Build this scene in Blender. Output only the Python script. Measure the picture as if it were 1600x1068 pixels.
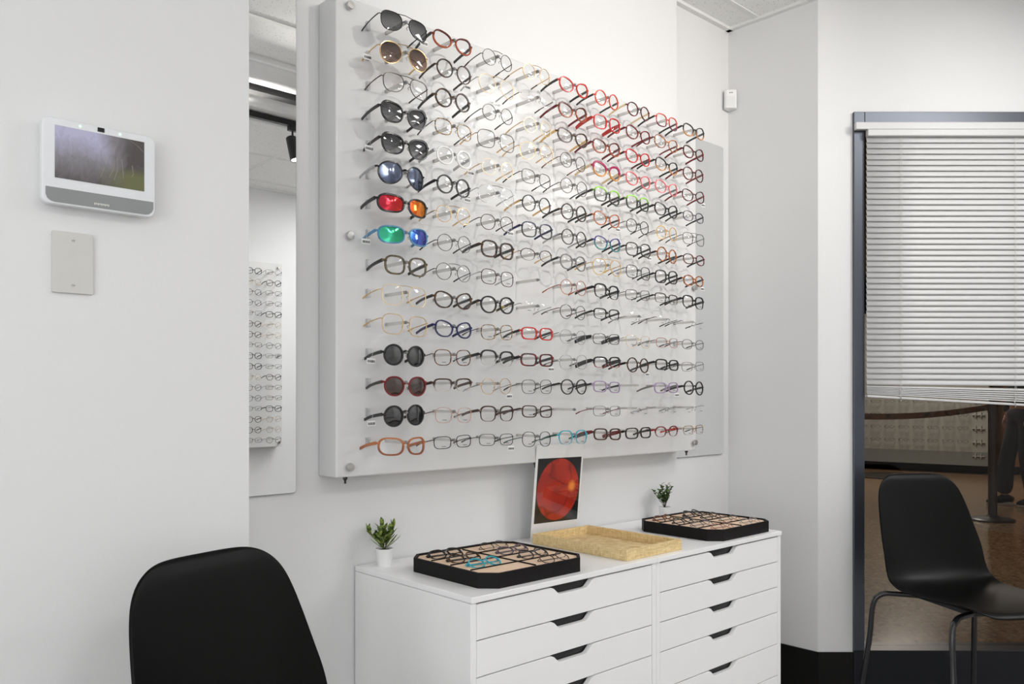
import bpy, bmesh, math, random
from mathutils import Vector, Matrix
random.seed(7)
for o in list(bpy.data.objects): bpy.data.objects.remove(o)
SC = bpy.context.scene
COL = SC.collection
PI = math.pi
# ------------------------------------------------------------------ camera
FPX = 1300.0
TH = math.atan2(1400, FPX)
FV = Vector((math.cos(TH), math.sin(TH), 0)); RV = Vector((math.sin(TH), -math.cos(TH), 0))
CAMZ = 1.157
cd = bpy.data.cameras.new('camera'); cam = bpy.data.objects.new('camera', cd); COL.objects.link(cam)
cam.location = (0, 0, CAMZ); cam.rotation_euler = (PI/2, 0, TH - PI/2)
cd.sensor_width = 36; cd.lens = FPX/1600*36; cd.shift_y = (617-534)/1600; cd.clip_start = .02; cd.clip_end = 60
SC.camera = cam
# ------------------------------------------------------------------ world, exposure
w = bpy.data.worlds.new('world'); SC.world = w; w.use_nodes = True
w.node_tree.nodes['Background'].inputs[0].default_value = (.5, .5, .52, 1)
w.node_tree.nodes['Background'].inputs[1].default_value = .08
SC.view_settings.view_transform = 'Standard'; SC.view_settings.look = 'None'
SC.view_settings.exposure = 0.07; SC.view_settings.gamma = 1
SC.view_settings.use_curve_mapping = False
# ------------------------------------------------------------------ lights of the room: track spots, and ceiling area lamps added as fill
def area(name, loc, sx, sy, power, col=(1, 1, 1), rot=(0, 0, 0)):
    l = bpy.data.lights.new(name, 'AREA'); l.shape = 'RECTANGLE'; l.size = sx; l.size_y = sy; l.energy = power; l.color = col
    o = bpy.data.objects.new(name, l); COL.objects.link(o); o.location = loc; o.rotation_euler = rot
    return o
CEIL = 2.70
YO_W = -2.01
ADDED_LAMPS = [(-.9, .75), (-.9, -1.0), (.75, -1.3), (3.6, -1.2), (4.6, -.9), (2.85, .25)]  # added ceiling lamps, placed out of view to brighten the room
for (x, y), pw in zip(ADDED_LAMPS, (1.5, 8, 14.5, 13, 27, 12)):
    area('ceiling_fill', (x, y, CEIL-.03), .56, .56, pw, (1, 1, .995))
SPOTS = [(.75, (.9, 1.9, 1.9), 1), (1.35, (1.3, 1.9, 1.9), 3), (1.80, (2.1, 1.9, 2.35), 46), (2.28, (2.4, .3, 0), 8), (2.95, (2.95, 1.95, 2.0), 14), (3.5, (2.9, -2.04, 1.7), 4)]
TRK_Y, TRK_Z = -.49, CEIL-.05
# added area lights behind the camera, invented to fill the room
FILL_PANELS = [((-.35, YO_W, 1.25), 2.1, 1.9, (-PI/2, 0, 0), 3), ((-1.97, -.3, 1.25), 2.4, 1.9, (0, -PI/2, 0), 30)]
for loc_, sx_, sy_, rot_, pw in FILL_PANELS:
    area('room_fill', loc_, sx_ if rot_[1] == 0 else sy_, sy_ if rot_[1] == 0 else sx_, pw, (1, 1, 1), rot_)
def spot(name, loc, tgt, power, size=75, blend=.9, col=(1, .95, .88), r=.03):
    l = bpy.data.lights.new(name, 'SPOT'); l.energy = power; l.spot_size = math.radians(size); l.spot_blend = blend
    l.color = col; l.shadow_soft_size = r
    o = bpy.data.objects.new(name, l); COL.objects.link(o); o.location = loc
    o.rotation_euler = (Vector(tgt)-Vector(loc)).to_track_quat('-Z', 'Y').to_euler(); return o
for x, t, p in SPOTS:
    L = Vector((x, TRK_Y, TRK_Z-.085)); d = (Vector(t)-L).normalized()
    spot('track_lamp', L+d*.125, t, p*2.2, size=(66 if 1.5 < x < 2.0 else 74), blend=1, r=.025)
def WC(wv, d, z):      # point given by metres right of the view axis and metres in front of the camera
    return FV*d + RV*wv + Vector((0, 0, z))
# unseen lamps added to light the dim corridor behind the glass
area('corridor_fill', WC(3.4, 6.2, 2.9), 1.2, 1.2, 34, (1, .90, .8))
area('corridor_fill', WC(5.0, 11.0, 2.9), 2.2, .6, 90, (1, .95, .88))

# ------------------------------------------------------------------ materials
MATS = {}
def mat(name, col, rough=.5, metal=0, spec=.5, alpha=1, emit=None, estr=0, coat=0, trans=0, bump=None, sheen=0):
    if name in MATS: return MATS[name]
    m = bpy.data.materials.new(name); m.use_nodes = True; MATS[name] = m
    b = m.node_tree.nodes['Principled BSDF']
    b.inputs['Base Color'].default_value = (*col, 1); b.inputs['Roughness'].default_value = rough
    b.inputs['Metallic'].default_value = metal; b.inputs['Specular IOR Level'].default_value = spec
    b.inputs['Alpha'].default_value = alpha; b.inputs['Coat Weight'].default_value = coat
    b.inputs['Transmission Weight'].default_value = trans
    if emit: b.inputs['Emission Color'].default_value = (*emit, 1); b.inputs['Emission Strength'].default_value = estr
    nt = m.node_tree; N = nt.nodes; Lk = nt.links
    # every surface keeps a little procedural variation
    tc = N.new('ShaderNodeTexCoord'); nz = N.new('ShaderNodeTexNoise')
    sc, st, cv = bump or (60, .02, .03)
    nz.inputs['Scale'].default_value = sc; nz.inputs['Detail'].default_value = 4
    Lk.new(tc.outputs['Object'], nz.inputs['Vector'])
    bp = N.new('ShaderNodeBump'); bp.inputs['Strength'].default_value = st; bp.inputs['Distance'].default_value = .002
    Lk.new(nz.outputs['Fac'], bp.inputs['Height']); Lk.new(bp.outputs['Normal'], b.inputs['Normal'])
    mx = N.new('ShaderNodeMix'); mx.data_type = 'RGBA'
    mx.inputs['A'].default_value = (*[c*(1-cv) for c in col], 1); mx.inputs['B'].default_value = (*[min(1, c*(1+cv)) for c in col], 1)
    Lk.new(nz.outputs['Fac'], mx.inputs['Factor']); Lk.new(mx.outputs['Result'], b.inputs['Base Color'])
    return m
def S(r, g, b):        # sRGB 0-255 to linear
    f = lambda v: (v/255/12.92) if v/255 <= .04045 else ((v/255+.055)/1.055)**2.4
    return (f(r), f(g), f(b))
def two_tone(name, c1, c2, scale=70, rough=.25, thr=.5, metal=0):
    if name in MATS: return MATS[name]
    m = mat(name, c1, rough, metal); nt = m.node_tree; N = nt.nodes; Lk = nt.links; b = N['Principled BSDF']
    tc = N.new('ShaderNodeTexCoord'); nz = N.new('ShaderNodeTexNoise'); nz.inputs['Scale'].default_value = scale; nz.inputs['Detail'].default_value = 2
    rp = N.new('ShaderNodeValToRGB'); rp.color_ramp.elements[0].position = thr-.08; rp.color_ramp.elements[1].position = thr+.08
    rp.color_ramp.elements[0].color = (*c1, 1); rp.color_ramp.elements[1].color = (*c2, 1)
    Lk.new(tc.outputs['Object'], nz.inputs['Vector']); Lk.new(nz.outputs['Fac'], rp.inputs['Fac']); Lk.new(rp.outputs['Color'], b.inputs['Base Color'])
    return m
def split_tone(name, top, bot, z=0.0, soft=.006, rough=.25):
    """two-colour acetate, upper and lower colour meet at local height z"""
    if name in MATS: return MATS[name]
    m = mat(name, top, rough); nt = m.node_tree; N = nt.nodes; Lk = nt.links; b = N['Principled BSDF']
    tc = N.new('ShaderNodeTexCoord'); sx = N.new('ShaderNodeSeparateXYZ'); mr = N.new('ShaderNodeMapRange')
    mr.inputs['From Min'].default_value = z-soft; mr.inputs['From Max'].default_value = z+soft
    mx = N.new('ShaderNodeMix'); mx.data_type = 'RGBA'; mx.inputs['A'].default_value = (*bot, 1); mx.inputs['B'].default_value = (*top, 1)
    Lk.new(tc.outputs['Object'], sx.inputs[0]); Lk.new(sx.outputs['Z'], mr.inputs['Value']); Lk.new(mr.outputs[0], mx.inputs['Factor'])
    Lk.new(mx.outputs['Result'], b.inputs['Base Color']); return m
def glass_mat(name, tint=(1, 1, 1), gloss=.10, rough=.03, body=None, bodyfac=0, grad=None, solid=False):
    """thin pane: tinted see-through plus a fresnel shine; body adds an opaque coat; grad=(z0,z1,c0,c1) tint gradient"""
    if name in MATS: return MATS[name]
    m = bpy.data.materials.new(name); m.use_nodes = True; MATS[name] = m
    nt = m.node_tree; N = nt.nodes; Lk = nt.links; N.clear()
    out = N.new('ShaderNodeOutputMaterial'); tr = N.new('ShaderNodeBsdfTransparent'); tr.inputs[0].default_value = (*tint, 1)
    gl = N.new('ShaderNodeBsdfGlossy'); gl.inputs['Roughness'].default_value = rough; gl.inputs['Color'].default_value = (1, 1, 1, 1)
    lw = N.new('ShaderNodeLayerWeight'); lw.inputs[0].default_value = .35
    ma = N.new('ShaderNodeMath'); ma.operation = 'MULTIPLY_ADD'; ma.inputs[1].default_value = .45 if not solid else .7; ma.inputs[2].default_value = gloss
    ma.use_clamp = True
    Lk.new(lw.outputs['Fresnel'], ma.inputs[0])
    base = tr
    if grad:
        z0, z1, c0, c1 = grad
        tc = N.new('ShaderNodeTexCoord'); sx = N.new('ShaderNodeSeparateXYZ'); mr = N.new('ShaderNodeMapRange')
        mr.inputs['From Min'].default_value = z0; mr.inputs['From Max'].default_value = z1
        mx = N.new('ShaderNodeMix'); mx.data_type = 'RGBA'; mx.inputs['A'].default_value = (*c0, 1); mx.inputs['B'].default_value = (*c1, 1)
        Lk.new(tc.outputs['Object'], sx.inputs[0]); Lk.new(sx.outputs['Z'], mr.inputs['Value']); Lk.new(mr.outputs[0], mx.inputs['Factor'])
        Lk.new(mx.outputs['Result'], tr.inputs[0])
    if body:
        df = N.new('ShaderNodeBsdfDiffuse'); df.inputs[0].default_value = (*body, 1)
        mb = N.new('ShaderNodeMixShader'); mb.inputs[0].default_value = bodyfac
        Lk.new(tr.outputs[0], mb.inputs[1]); Lk.new(df.outputs[0], mb.inputs[2]); base = mb
    fac = ma.outputs[0]
    if solid:           # closed pane: the shine belongs to its outer faces only
        ge = N.new('ShaderNodeNewGeometry'); sb = N.new('ShaderNodeMath'); sb.operation = 'SUBTRACT'; sb.inputs[0].default_value = 1; Lk.new(ge.outputs['Backfacing'], sb.inputs[1])
        mm = N.new('ShaderNodeMath'); mm.operation = 'MULTIPLY'; Lk.new(fac, mm.inputs[0]); Lk.new(sb.outputs[0], mm.inputs[1]); fac = mm.outputs[0]
    ms = N.new('ShaderNodeMixShader'); Lk.new(fac, ms.inputs[0]); Lk.new(base.outputs[0], ms.inputs[1]); Lk.new(gl.outputs[0], ms.inputs[2])
    Lk.new(ms.outputs[0], out.inputs[0]); return m
def mirror_lens(name, stops, axis='X', lo=-.03, hi=.03):
    """coated mirror lens: metallic colour bands"""
    if name in MATS: return MATS[name]
    m = mat(name, stops[0][1], .12, .75); nt = m.node_tree; N = nt.nodes; Lk = nt.links; b = N['Principled BSDF']
    tc = N.new('ShaderNodeTexCoord'); sx = N.new('ShaderNodeSeparateXYZ'); mr = N.new('ShaderNodeMapRange')
    mr.inputs['From Min'].default_value = lo; mr.inputs['From Max'].default_value = hi
    rp = N.new('ShaderNodeValToRGB'); e = rp.color_ramp.elements
    e[0].position, e[1].position = stops[0][0], stops[-1][0]; e[0].color = (*stops[0][1], 1); e[1].color = (*stops[-1][1], 1)
    for p, c in stops[1:-1]:
        k = e.new(p); k.color = (*c, 1)
    Lk.new(tc.outputs['Object'], sx.inputs[0]); Lk.new(sx.outputs[axis], mr.inputs['Value']); Lk.new(mr.outputs[0], rp.inputs['Fac'])
    Lk.new(rp.outputs['Color'], b.inputs['Base Color']); return m

M_wall = mat('wall_paint', (.75, .75, .752), .55, bump=(90, .12, .01))
M_white = mat('white_laminate', (.92, .92, .92), .35, bump=(20, .01, .01))
M_board = mat('white_board_acrylic', (.70, .70, .70), .22, bump=(8, .0, .012))
M_black = mat('black_plastic', (.012, .012, .013), .38)
M_gblack = mat('gloss_black', (.008, .008, .009), .15)
M_chair = mat('chair_black_plastic', (.0028, .0027, .0026), .36, spec=.11, bump=(400, .05, .05))
M_tube = mat('black_steel_tube', (.014, .014, .016), .25, spec=.6)
M_base = mat('black_baseboard_vinyl', (.008, .0075, .0075), .3, spec=.25)
M_frame = mat('slate_metal_frame', (.085, .093, .112), .36, .75, bump=(200, .02, .04))
M_steel = mat('brushed_steel', (.55, .54, .52), .3, 1)
M_chrome = mat('chrome', (.75, .75, .75), .12, 1)
M_mirror = mat('mirror_silver', (.93, .94, .94), .003, 1, bump=(10, 0, 0))
M_blind = mat('blind_white', (.59, .59, .59), .4)
M_plate = mat('almond_plastic', S(205, 203, 198), .35)
M_soil = mat('dark_soil', (.02, .015, .012), .9, bump=(300, .6, .4))
M_leaf = two_tone('leaf_green', S(58, 82, 32), S(140, 158, 70), 160, .45)
M_leafd = two_tone('leaf_dark_green', S(32, 56, 24), S(90, 120, 52), 200, .45)
M_stem = mat('stem_brown', (.05, .045, .03), .7)
M_felt = mat('beige_felt', S(238, 208, 180), .95, bump=(900, .3, .06))
M_fabric = mat('black_tray_fabric', (.007, .006, .006), .6, spec=.2, bump=(700, .4, .3))
M_paper = mat('white_paper', (.84, .84, .84), .4)
M_ink = mat('black_ink', (.02, .02, .02), .6)
M_led = mat('green_led', (.4, .9, .6), .4, emit=(.45, 1, .6), estr=1.2)
M_tab = glass_mat('acrylic_tab', (.90, .90, .91), .04, .1, (.7, .7, .7), .3, solid=True)
M_peg = glass_mat('frosted_peg', (.90, .89, .87), .05, .25, (.66, .65, .63), .45, solid=True)
def ceiling_mat():
    m = mat('ceiling_tile', (.72, .72, .71), .95); nt = m.node_tree; N = nt.nodes; Lk = nt.links; b = N['Principled BSDF']
    tc = N.new('ShaderNodeTexCoord'); vo = N.new('ShaderNodeTexVoronoi'); vo.inputs['Scale'].default_value = 90
    nz = N.new('ShaderNodeTexNoise'); nz.inputs['Scale'].default_value = 45; nz.inputs['Detail'].default_value = 5
    Lk.new(tc.outputs['Object'], vo.inputs['Vector']); Lk.new(tc.outputs['Object'], nz.inputs['Vector'])
    r1 = N.new('ShaderNodeValToRGB'); r1.color_ramp.elements[0].position = .08; r1.color_ramp.elements[1].position = .25
    r2 = N.new('ShaderNodeValToRGB'); r2.color_ramp.elements[0].position = .48; r2.color_ramp.elements[1].position = .56
    Lk.new(vo.outputs['Distance'], r1.inputs['Fac']); Lk.new(nz.outputs['Fac'], r2.inputs['Fac'])
    a = N.new('ShaderNodeMath'); a.operation = 'MAXIMUM'; Lk.new(r1.outputs['Color'], a.inputs[0]); Lk.new(r2.outputs['Color'], a.inputs[1])
    mx = N.new('ShaderNodeMix'); mx.data_type = 'RGBA'; mx.inputs['A'].default_value = (.30, .29, .28, 1); mx.inputs['B'].default_value = (.86, .86, .85, 1)
    Lk.new(a.outputs[0], mx.inputs['Factor']); Lk.new(mx.outputs['Result'], b.inputs['Base Color']); return m
M_ceil = ceiling_mat()
def terrazzo():
    m = mat('terrazzo_floor', (.2, .13, .08), .16); nt = m.node_tree; N = nt.nodes; Lk = nt.links; b = N['Principled BSDF']
    tc = N.new('ShaderNodeTexCoord'); vo = N.new('ShaderNodeTexVoronoi'); vo.inputs['Scale'].default_value = 55
    nz = N.new('ShaderNodeTexNoise'); nz.inputs['Scale'].default_value = 22; nz.inputs['Detail'].default_value = 6
    Lk.new(tc.outputs['Object'], vo.inputs['Vector']); Lk.new(tc.outputs['Object'], nz.inputs['Vector'])
    rp = N.new('ShaderNodeValToRGB'); e = rp.color_ramp.elements; e[0].position = .2; e[0].color = (*S(88, 66, 44), 1); e[1].position = .8; e[1].color = (*S(190, 160, 125), 1)
    k = e.new(.5); k.color = (*S(140, 108, 76), 1)
    ad = N.new('ShaderNodeMix'); ad.data_type = 'RGBA'; ad.inputs['Factor'].default_value = .6
    Lk.new(nz.outputs['Fac'], rp.inputs['Fac']); Lk.new(rp.outputs['Color'], ad.inputs['A'])
    r2 = N.new('ShaderNodeValToRGB'); r2.color_ramp.elements[0].color = (*S(110, 80, 55), 1); r2.color_ramp.elements[1].color = (*S(190, 165, 135), 1)
    sp = N.new('ShaderNodeSeparateColor'); Lk.new(vo.outputs['Color'], sp.inputs[0]); Lk.new(sp.outputs[0], r2.inputs['Fac'])
    Lk.new(r2.outputs['Color'], ad.inputs['B']); Lk.new(ad.outputs['Result'], b.inputs['Base Color']); return m
M_terr = terrazzo()
def woven():
    m = mat('woven_seagrass', S(214, 186, 128), .75); nt = m.node_tree; N = nt.nodes; Lk = nt.links; b = N['Principled BSDF']
    tc = N.new('ShaderNodeTexCoord')
    w1 = N.new('ShaderNodeTexNoise'); mp = N.new('ShaderNodeMapping'); mp.inputs['Scale'].default_value = (700, 700, 60); w1.inputs['Scale'].default_value = 1
    w2 = N.new('ShaderNodeTexNoise'); mp2 = N.new('ShaderNodeMapping'); mp2.inputs['Scale'].default_value = (40, 40, 700); w2.inputs['Scale'].default_value = 1
    Lk.new(tc.outputs['Object'], mp.inputs[0]); Lk.new(mp.outputs[0], w1.inputs['Vector']); Lk.new(tc.outputs['Object'], mp2.inputs[0]); Lk.new(mp2.outputs[0], w2.inputs['Vector'])
    a = N.new('ShaderNodeMath'); a.operation = 'ADD'; Lk.new(w1.outputs['Fac'], a.inputs[0]); Lk.new(w2.outputs['Fac'], a.inputs[1])
    rp = N.new('ShaderNodeValToRGB'); rp.color_ramp.elements[0].position = .35; rp.color_ramp.elements[1].position = .65
    h = N.new('ShaderNodeMath'); h.operation = 'MULTIPLY'; h.inputs[1].default_value = .5; Lk.new(a.outputs[0], h.inputs[0])
    rp.color_ramp.elements[0].color = (*S(196, 164, 106), 1); rp.color_ramp.elements[1].color = (*S(244, 222, 172), 1)
    Lk.new(h.outputs[0], rp.inputs['Fac']); Lk.new(rp.outputs['Color'], b.inputs['Base Color'])
    bp = N.new('ShaderNodeBump'); bp.inputs['Distance'].default_value = .001; bp.inputs['Strength'].default_value = .5
    Lk.new(h.outputs[0], bp.inputs['Height']); Lk.new(bp.outputs['Normal'], b.inputs['Normal']); return m
M_woven = woven()

# ------------------------------------------------------------------ mesh helpers
def finish(name, bm, m, parent=None, smooth=False, bevel=0, loc=None):
    bmesh.ops.recalc_face_normals(bm, faces=bm.faces)
    me = bpy.data.meshes.new(name); bm.to_mesh(me); bm.free()
    for mm in (m if isinstance(m, (list, tuple)) else [m]): me.materials.append(mm)
    if smooth:
        for p in me.polygons: p.use_smooth = True
    o = bpy.data.objects.new(name, me); COL.objects.link(o)
    if parent: o.parent = parent
    if loc: o.location = loc
    if bevel:
        md = o.modifiers.new('bevel', 'BEVEL'); md.width = bevel; md.segments = 2; md.limit_method = 'ANGLE'
    return o
def box(bm, x0, x1, y0, y1, z0, z1):
    v = [bm.verts.new(p) for p in ((x0,y0,z0),(x1,y0,z0),(x1,y1,z0),(x0,y1,z0),(x0,y0,z1),(x1,y0,z1),(x1,y1,z1),(x0,y1,z1))]
    for f in ((3,2,1,0),(4,5,6,7),(0,1,5,4),(1,2,6,5),(2,3,7,6),(3,0,4,7)): bm.faces.new([v[i] for i in f])
def prism(bm, pts, z0, z1):
    a = [bm.verts.new((p[0], p[1], z0)) for p in pts]; b = [bm.verts.new((p[0], p[1], z1)) for p in pts]
    bm.faces.new(a[::-1]); bm.faces.new(b); n = len(a)
    for i in range(n): bm.faces.new((a[i], a[(i+1) % n], b[(i+1) % n], b[i]))
def slab(bm, pts, y0, y1):            # outline in xz, thickness along y
    a = [bm.verts.new((p[0], y0, p[1])) for p in pts]; b = [bm.verts.new((p[0], y1, p[1])) for p in pts]
    bm.faces.new(a); bm.faces.new(b[::-1]); n = len(a)
    for i in range(n): bm.faces.new((a[(i+1) % n], a[i], b[i], b[(i+1) % n]))
def tube(bm, pts, r, seg=8, cap=True, sx=1.0):
    """swept round tube; r may be a list; sx widens it along x"""
    pts = [Vector(p) for p in pts]; rings = []; n = len(pts)
    up = Vector((0, 0, 1))
    for i, p in enumerate(pts):
        t = (pts[min(i+1, n-1)]-pts[max(i-1, 0)]).normalized()
        a = t.cross(up)
        if a.length < .05: a = t.cross(Vector((0, 1, 0)))
        a.normalize(); b = t.cross(a).normalized(); rr = r[i] if isinstance(r, (list, tuple)) else r
        rings.append([bm.verts.new(p+a*math.cos(2*PI*k/seg)*rr*sx+b*math.sin(2*PI*k/seg)*rr) for k in range(seg)])
    for i in range(n-1):
        for k in range(seg): bm.faces.new((rings[i][k], rings[i][(k+1) % seg], rings[i+1][(k+1) % seg], rings[i+1][k]))
    if cap: bm.faces.new(rings[0][::-1]); bm.faces.new(rings[-1])
def lathe(bm, prof, seg=24, c=(0, 0, 0)):
    rings = []
    for r, z in prof:
        rings.append([bm.verts.new((c[0]+r*math.cos(2*PI*k/seg), c[1]+r*math.sin(2*PI*k/seg), c[2]+z)) for k in range(seg)])
    for i in range(len(rings)-1):
        for k in range(seg): bm.faces.new((rings[i][k], rings[i][(k+1) % seg], rings[i+1][(k+1) % seg], rings[i+1][k]))
    bm.faces.new(rings[0][::-1]); bm.faces.new(rings[-1])
def rrect(x0, x1, z0, z1, r, n=6):
    out = []
    for cx, cz, a0 in ((x1-r, z1-r, 0), (x0+r, z1-r, 90), (x0+r, z0+r, 180), (x1-r, z0+r, 270)):
        for k in range(n+1):
            a = math.radians(a0+90*k/n); out.append((cx+r*math.cos(a), cz+r*math.sin(a)))
    return out
def smooth_path(pts, n=8):
    pts = [Vector(p) for p in pts]; out = []
    for i in range(len(pts)-1):
        p0 = pts[max(i-1, 0)]; p1 = pts[i]; p2 = pts[i+1]; p3 = pts[min(i+2, len(pts)-1)]
        for k in range(n):
            t = k/n
            out.append(.5*((2*p1)+(p2-p0)*t+(2*p0-5*p1+4*p2-p3)*t*t+(3*p1-p0-3*p2+p3)*t**3))
    out.append(pts[-1]); return out
def empty(name, loc, label, cat, group=None, rot=(0, 0, 0)):
    o = bpy.data.objects.new(name, None); COL.objects.link(o); o.location = loc; o.rotation_euler = rot
    o.empty_display_size = .05; o['label'] = label; o['category'] = cat
    if group: o['group'] = group
    return o
def tag(o, label, cat, group=None):
    o['label'] = label; o['category'] = cat
    if group: o['group'] = group
    return o
def struct(name, bm, m, **k):
    o = finish(name, bm, m, **k); o['kind'] = 'structure'; return o
def B(fn, *a):
    bm = bmesh.new(); fn(bm, *a); return bm
ROTC = TH - PI/2            # local x = right of view, local y = away from camera

# ------------------------------------------------------------------ the room shell
YA, YR, YL = 1.90, 1.955, 1.70
XE, XB, YC = 2.623, 3.063, 1.556
DC = 3.2246
YO = -2.04
W0 = 1.1858
t_end = (YC-YO)/math.cos(TH); PEND = (XB+t_end*math.sin(TH), YO)
struct('wall_left', B(prism, [(-2, YL), (.805, YL), (.805, 2.1), (-2, 2.1)], 0, CEIL), M_wall)
struct('wall_back', B(prism, [(.805, YA), (XE, YA), (XE, 2.1), (.805, 2.1)], 0, CEIL), M_wall)
struct('wall_alcove', B(prism, [(XE, YR), (XB, YR), (XB, 2.1), (XE, 2.1)], 0, CEIL), M_wall)
pC = WC(W0, DC+.12, 0)
struct('wall_right', B(prism, [(XB, YC), (pC.x, pC.y), (3.3, 2.1), (XB, 2.1)], 0, CEIL), M_wall)
struct('wall_opposite', B(box, -2.1, 7.6, YO-.1, YO, 0, CEIL), M_wall)
struct('wall_far_left', B(box, -2.1, -2.0, YO, 2.1, 0, CEIL), M_wall)
bm = bmesh.new()
WIN0, WIN1, WTOP = 1.320, 3.55, 2.251
def wcbox(bm, w0, w1, d0, d1, z0, z1):
    pts = [WC(w0, d0, 0), WC(w1, d0, 0), WC(w1, d1, 0), WC(w0, d1, 0)]; prism(bm, pts, z0, z1)
wcbox(bm, W0, WIN0, DC, DC+.12, 0, CEIL); wcbox(bm, WIN0, WIN1, DC, DC+.12, WTOP, CEIL)
wcbox(bm, WIN1, 7.2, DC, DC+.12, 0, CEIL)
struct('wall_window_side', bm, M_wall)
room = [(-2, YO), PEND, (XB, YC), (XB, 2.1), (-2, 2.1)]
M_floor = mat('grey_vinyl_floor', S(135, 131, 126), .35, bump=(12, .05, .15))
struct('floor', B(prism, [(-2, YO), PEND, (XB, YC), (XB, 2.1), (-2, 2.1)], -.05, 0), M_floor)
struct('ceiling', B(prism, room, CEIL, CEIL+.05), M_ceil)
# ceiling grid bars and wall angle
bm = bmesh.new()
for k in range(7):
    y = 1.81-.61*k; box(bm, -2, (XB if y > YC else XB+(YC-y)*math.tan(TH)), y-.012, y+.012, CEIL-.004, CEIL)
for k in range(13):
    x = 2.55-.61*k+.61*3
    if x > -2 and x < XB: box(bm, x-.012, x+.012, YO, 1.89, CEIL-.005, CEIL-.0005)
M_grid = mat('ceiling_grid_white', (.78, .78, .77), .5)
struct('trim_1', bm, M_grid)
bm = bmesh.new()
box(bm, .805, XE, YA-.022, YA, CEIL-.012, CEIL); box(bm, XE, XB, YR-.022, YR, CEIL-.012, CEIL)
box(bm, XB-.022, XB, YC, YR, CEIL-.012, CEIL); box(bm, -2, .805, YL-.022, YL, CEIL-.012, CEIL); wcbox(bm, W0, 6.6, DC-.022, DC, CEIL-.012, CEIL)
box(bm, -2, 7, YO, YO+.022, CEIL-.012, CEIL)
struct('trim_2', bm, M_grid)
bz = .163
struct('baseboard_left', B(box, -2, .805, YL-.008, YL, 0, bz), M_base)
struct('baseboard_back', B(box, .805, XE, YA-.008, YA, 0, bz), M_base)
struct('baseboard_alcove', B(box, XE, XB, YR-.008, YR, 0, bz), M_base)
struct('baseboard_right', B(box, XB-.008, XB, YC-.006, YR-.008, 0, bz), M_base)
struct('baseboard_window_side', B(wcbox, W0-.004, WIN0, DC-.008, DC, 0, bz), M_base)
struct('baseboard_opposite', B(box, -2, 7, YO, YO+.008, 0, bz), M_base)

# two window-shaped glow panels behind the camera, added to light the room
M_fillglow = mat('fill_glow', (.9, .93, .97), .4, emit=(.97, .985, 1), estr=.45)  # glow of the added panels, no window known there
bm = bmesh.new(); t = .05
for q in ((-1.45, .75, .25, .30), (-1.45, .75, 2.20, 2.25)): box(bm, q[0], q[1], YO, YO+.02, q[2], q[3])
for x_ in (-1.45, -.375, .70): box(bm, x_, x_+.05, YO, YO+.02, .30, 2.20)
wq = struct('glow_panel_1', bm, mat('panel_trim_grey', (.3, .3, .31), .4)); finish('flat_pane', B(box, -1.40, .70, YO+.0005, YO+.003, .30, 2.20), M_fillglow, wq)
bm = bmesh.new()
for q in ((.25, .30), (2.20, 2.25)): box(bm, -2, -1.98, -1.55, .95, q[0], q[1])
for y_ in (-1.55, -.325, .90): box(bm, -2, -1.98, y_, y_+.05, .30, 2.20)
wq = struct('glow_panel_2', bm, MATS['panel_trim_grey']); finish('flat_pane', B(box, -1.9995, -1.997, -1.50, .90, .30, 2.20), M_fillglow, wq)
# window frame, glass
wf = bmesh.new()
wcbox(wf, WIN0, WIN0+.042, DC-.012, DC+.10, .17, WTOP); wcbox(wf, WIN0+.042, WIN1, DC-.012, DC+.10, WTOP-.045, WTOP)
wcbox(wf, WIN1-.05, WIN1, DC-.012, DC+.10, .17, WTOP)
wo = struct('window_1', wf, M_frame, bevel=.002)
wp = finish('window_sill', B(wcbox, WIN0, WIN1, DC-.014, DC+.10, 0, .172), mat('dark_metal_sill', (.010, .011, .014), .3, spec=.3), wo, bevel=.003)
bm = bmesh.new(); wcbox(bm, WIN0+.042, WIN1-.05, DC+.050, DC+.056, .172, WTOP-.045)
finish('flat_pane', bm, glass_mat('window_glass', (.72, .70, .68), -.015, .0, solid=True), wo)

# the corridor behind the glass
M_dark = mat('corridor_wall_dark', S(70, 58, 46), .6)
def farpt(px, d, z): return WC((px-800)/FPX*d, d, z)
bm = bmesh.new(); wcbox(bm, -1, 13, DC+.12, 15.5, -.05, 0); struct('floor_corridor', bm, M_terr)
bm = bmesh.new(); wcbox(bm, -1, 13, DC+.12, 15.5, 3.0, 3.1); struct('ceiling_corridor', bm, mat('corridor_ceiling', S(120, 112, 100), .8))
struct('wall_corridor_far', B(wcbox, -1, 13, 15.5, 15.6, 0, 3.0), M_dark)
struct('wall_corridor_left', B(wcbox, -1.1, -1, DC+.5, 15.5, 0, 3.0), M_dark)
struct('wall_corridor_right', B(wcbox, 13, 13.1, DC+.1, 15.5, 0, 3.0), M_dark)
# shop across the corridor: angled board, dark plinth, brown pier
def farwall(name, pxa, da, pxb, db, z0, z1, th, m, parent=None, kindstruct=True):
    a, b = farpt(pxa, da, 0), farpt(pxb, db, 0); n = Vector((-(b-a).y, (b-a).x, 0)).normalized()
    if n.dot(FV) < 0: n = -n
    o = finish(name, B(prism, [a, b, b+n*th, a+n*th], z0, z1), m, parent)
    if kindstruct: o['kind'] = 'structure'
    return o
farwall('wall_corridor_plinth', 1200, 14.4, 1620, 11.95, 0, .12, .3, mat('plinth_dark', (.02, .018, .018), .3))
farwall('wall_corridor_pier', 1546, 12.32, 1900, 10.3, .12, 3.0, .4, mat('pier_brown', S(132, 96, 66), .5))

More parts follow.
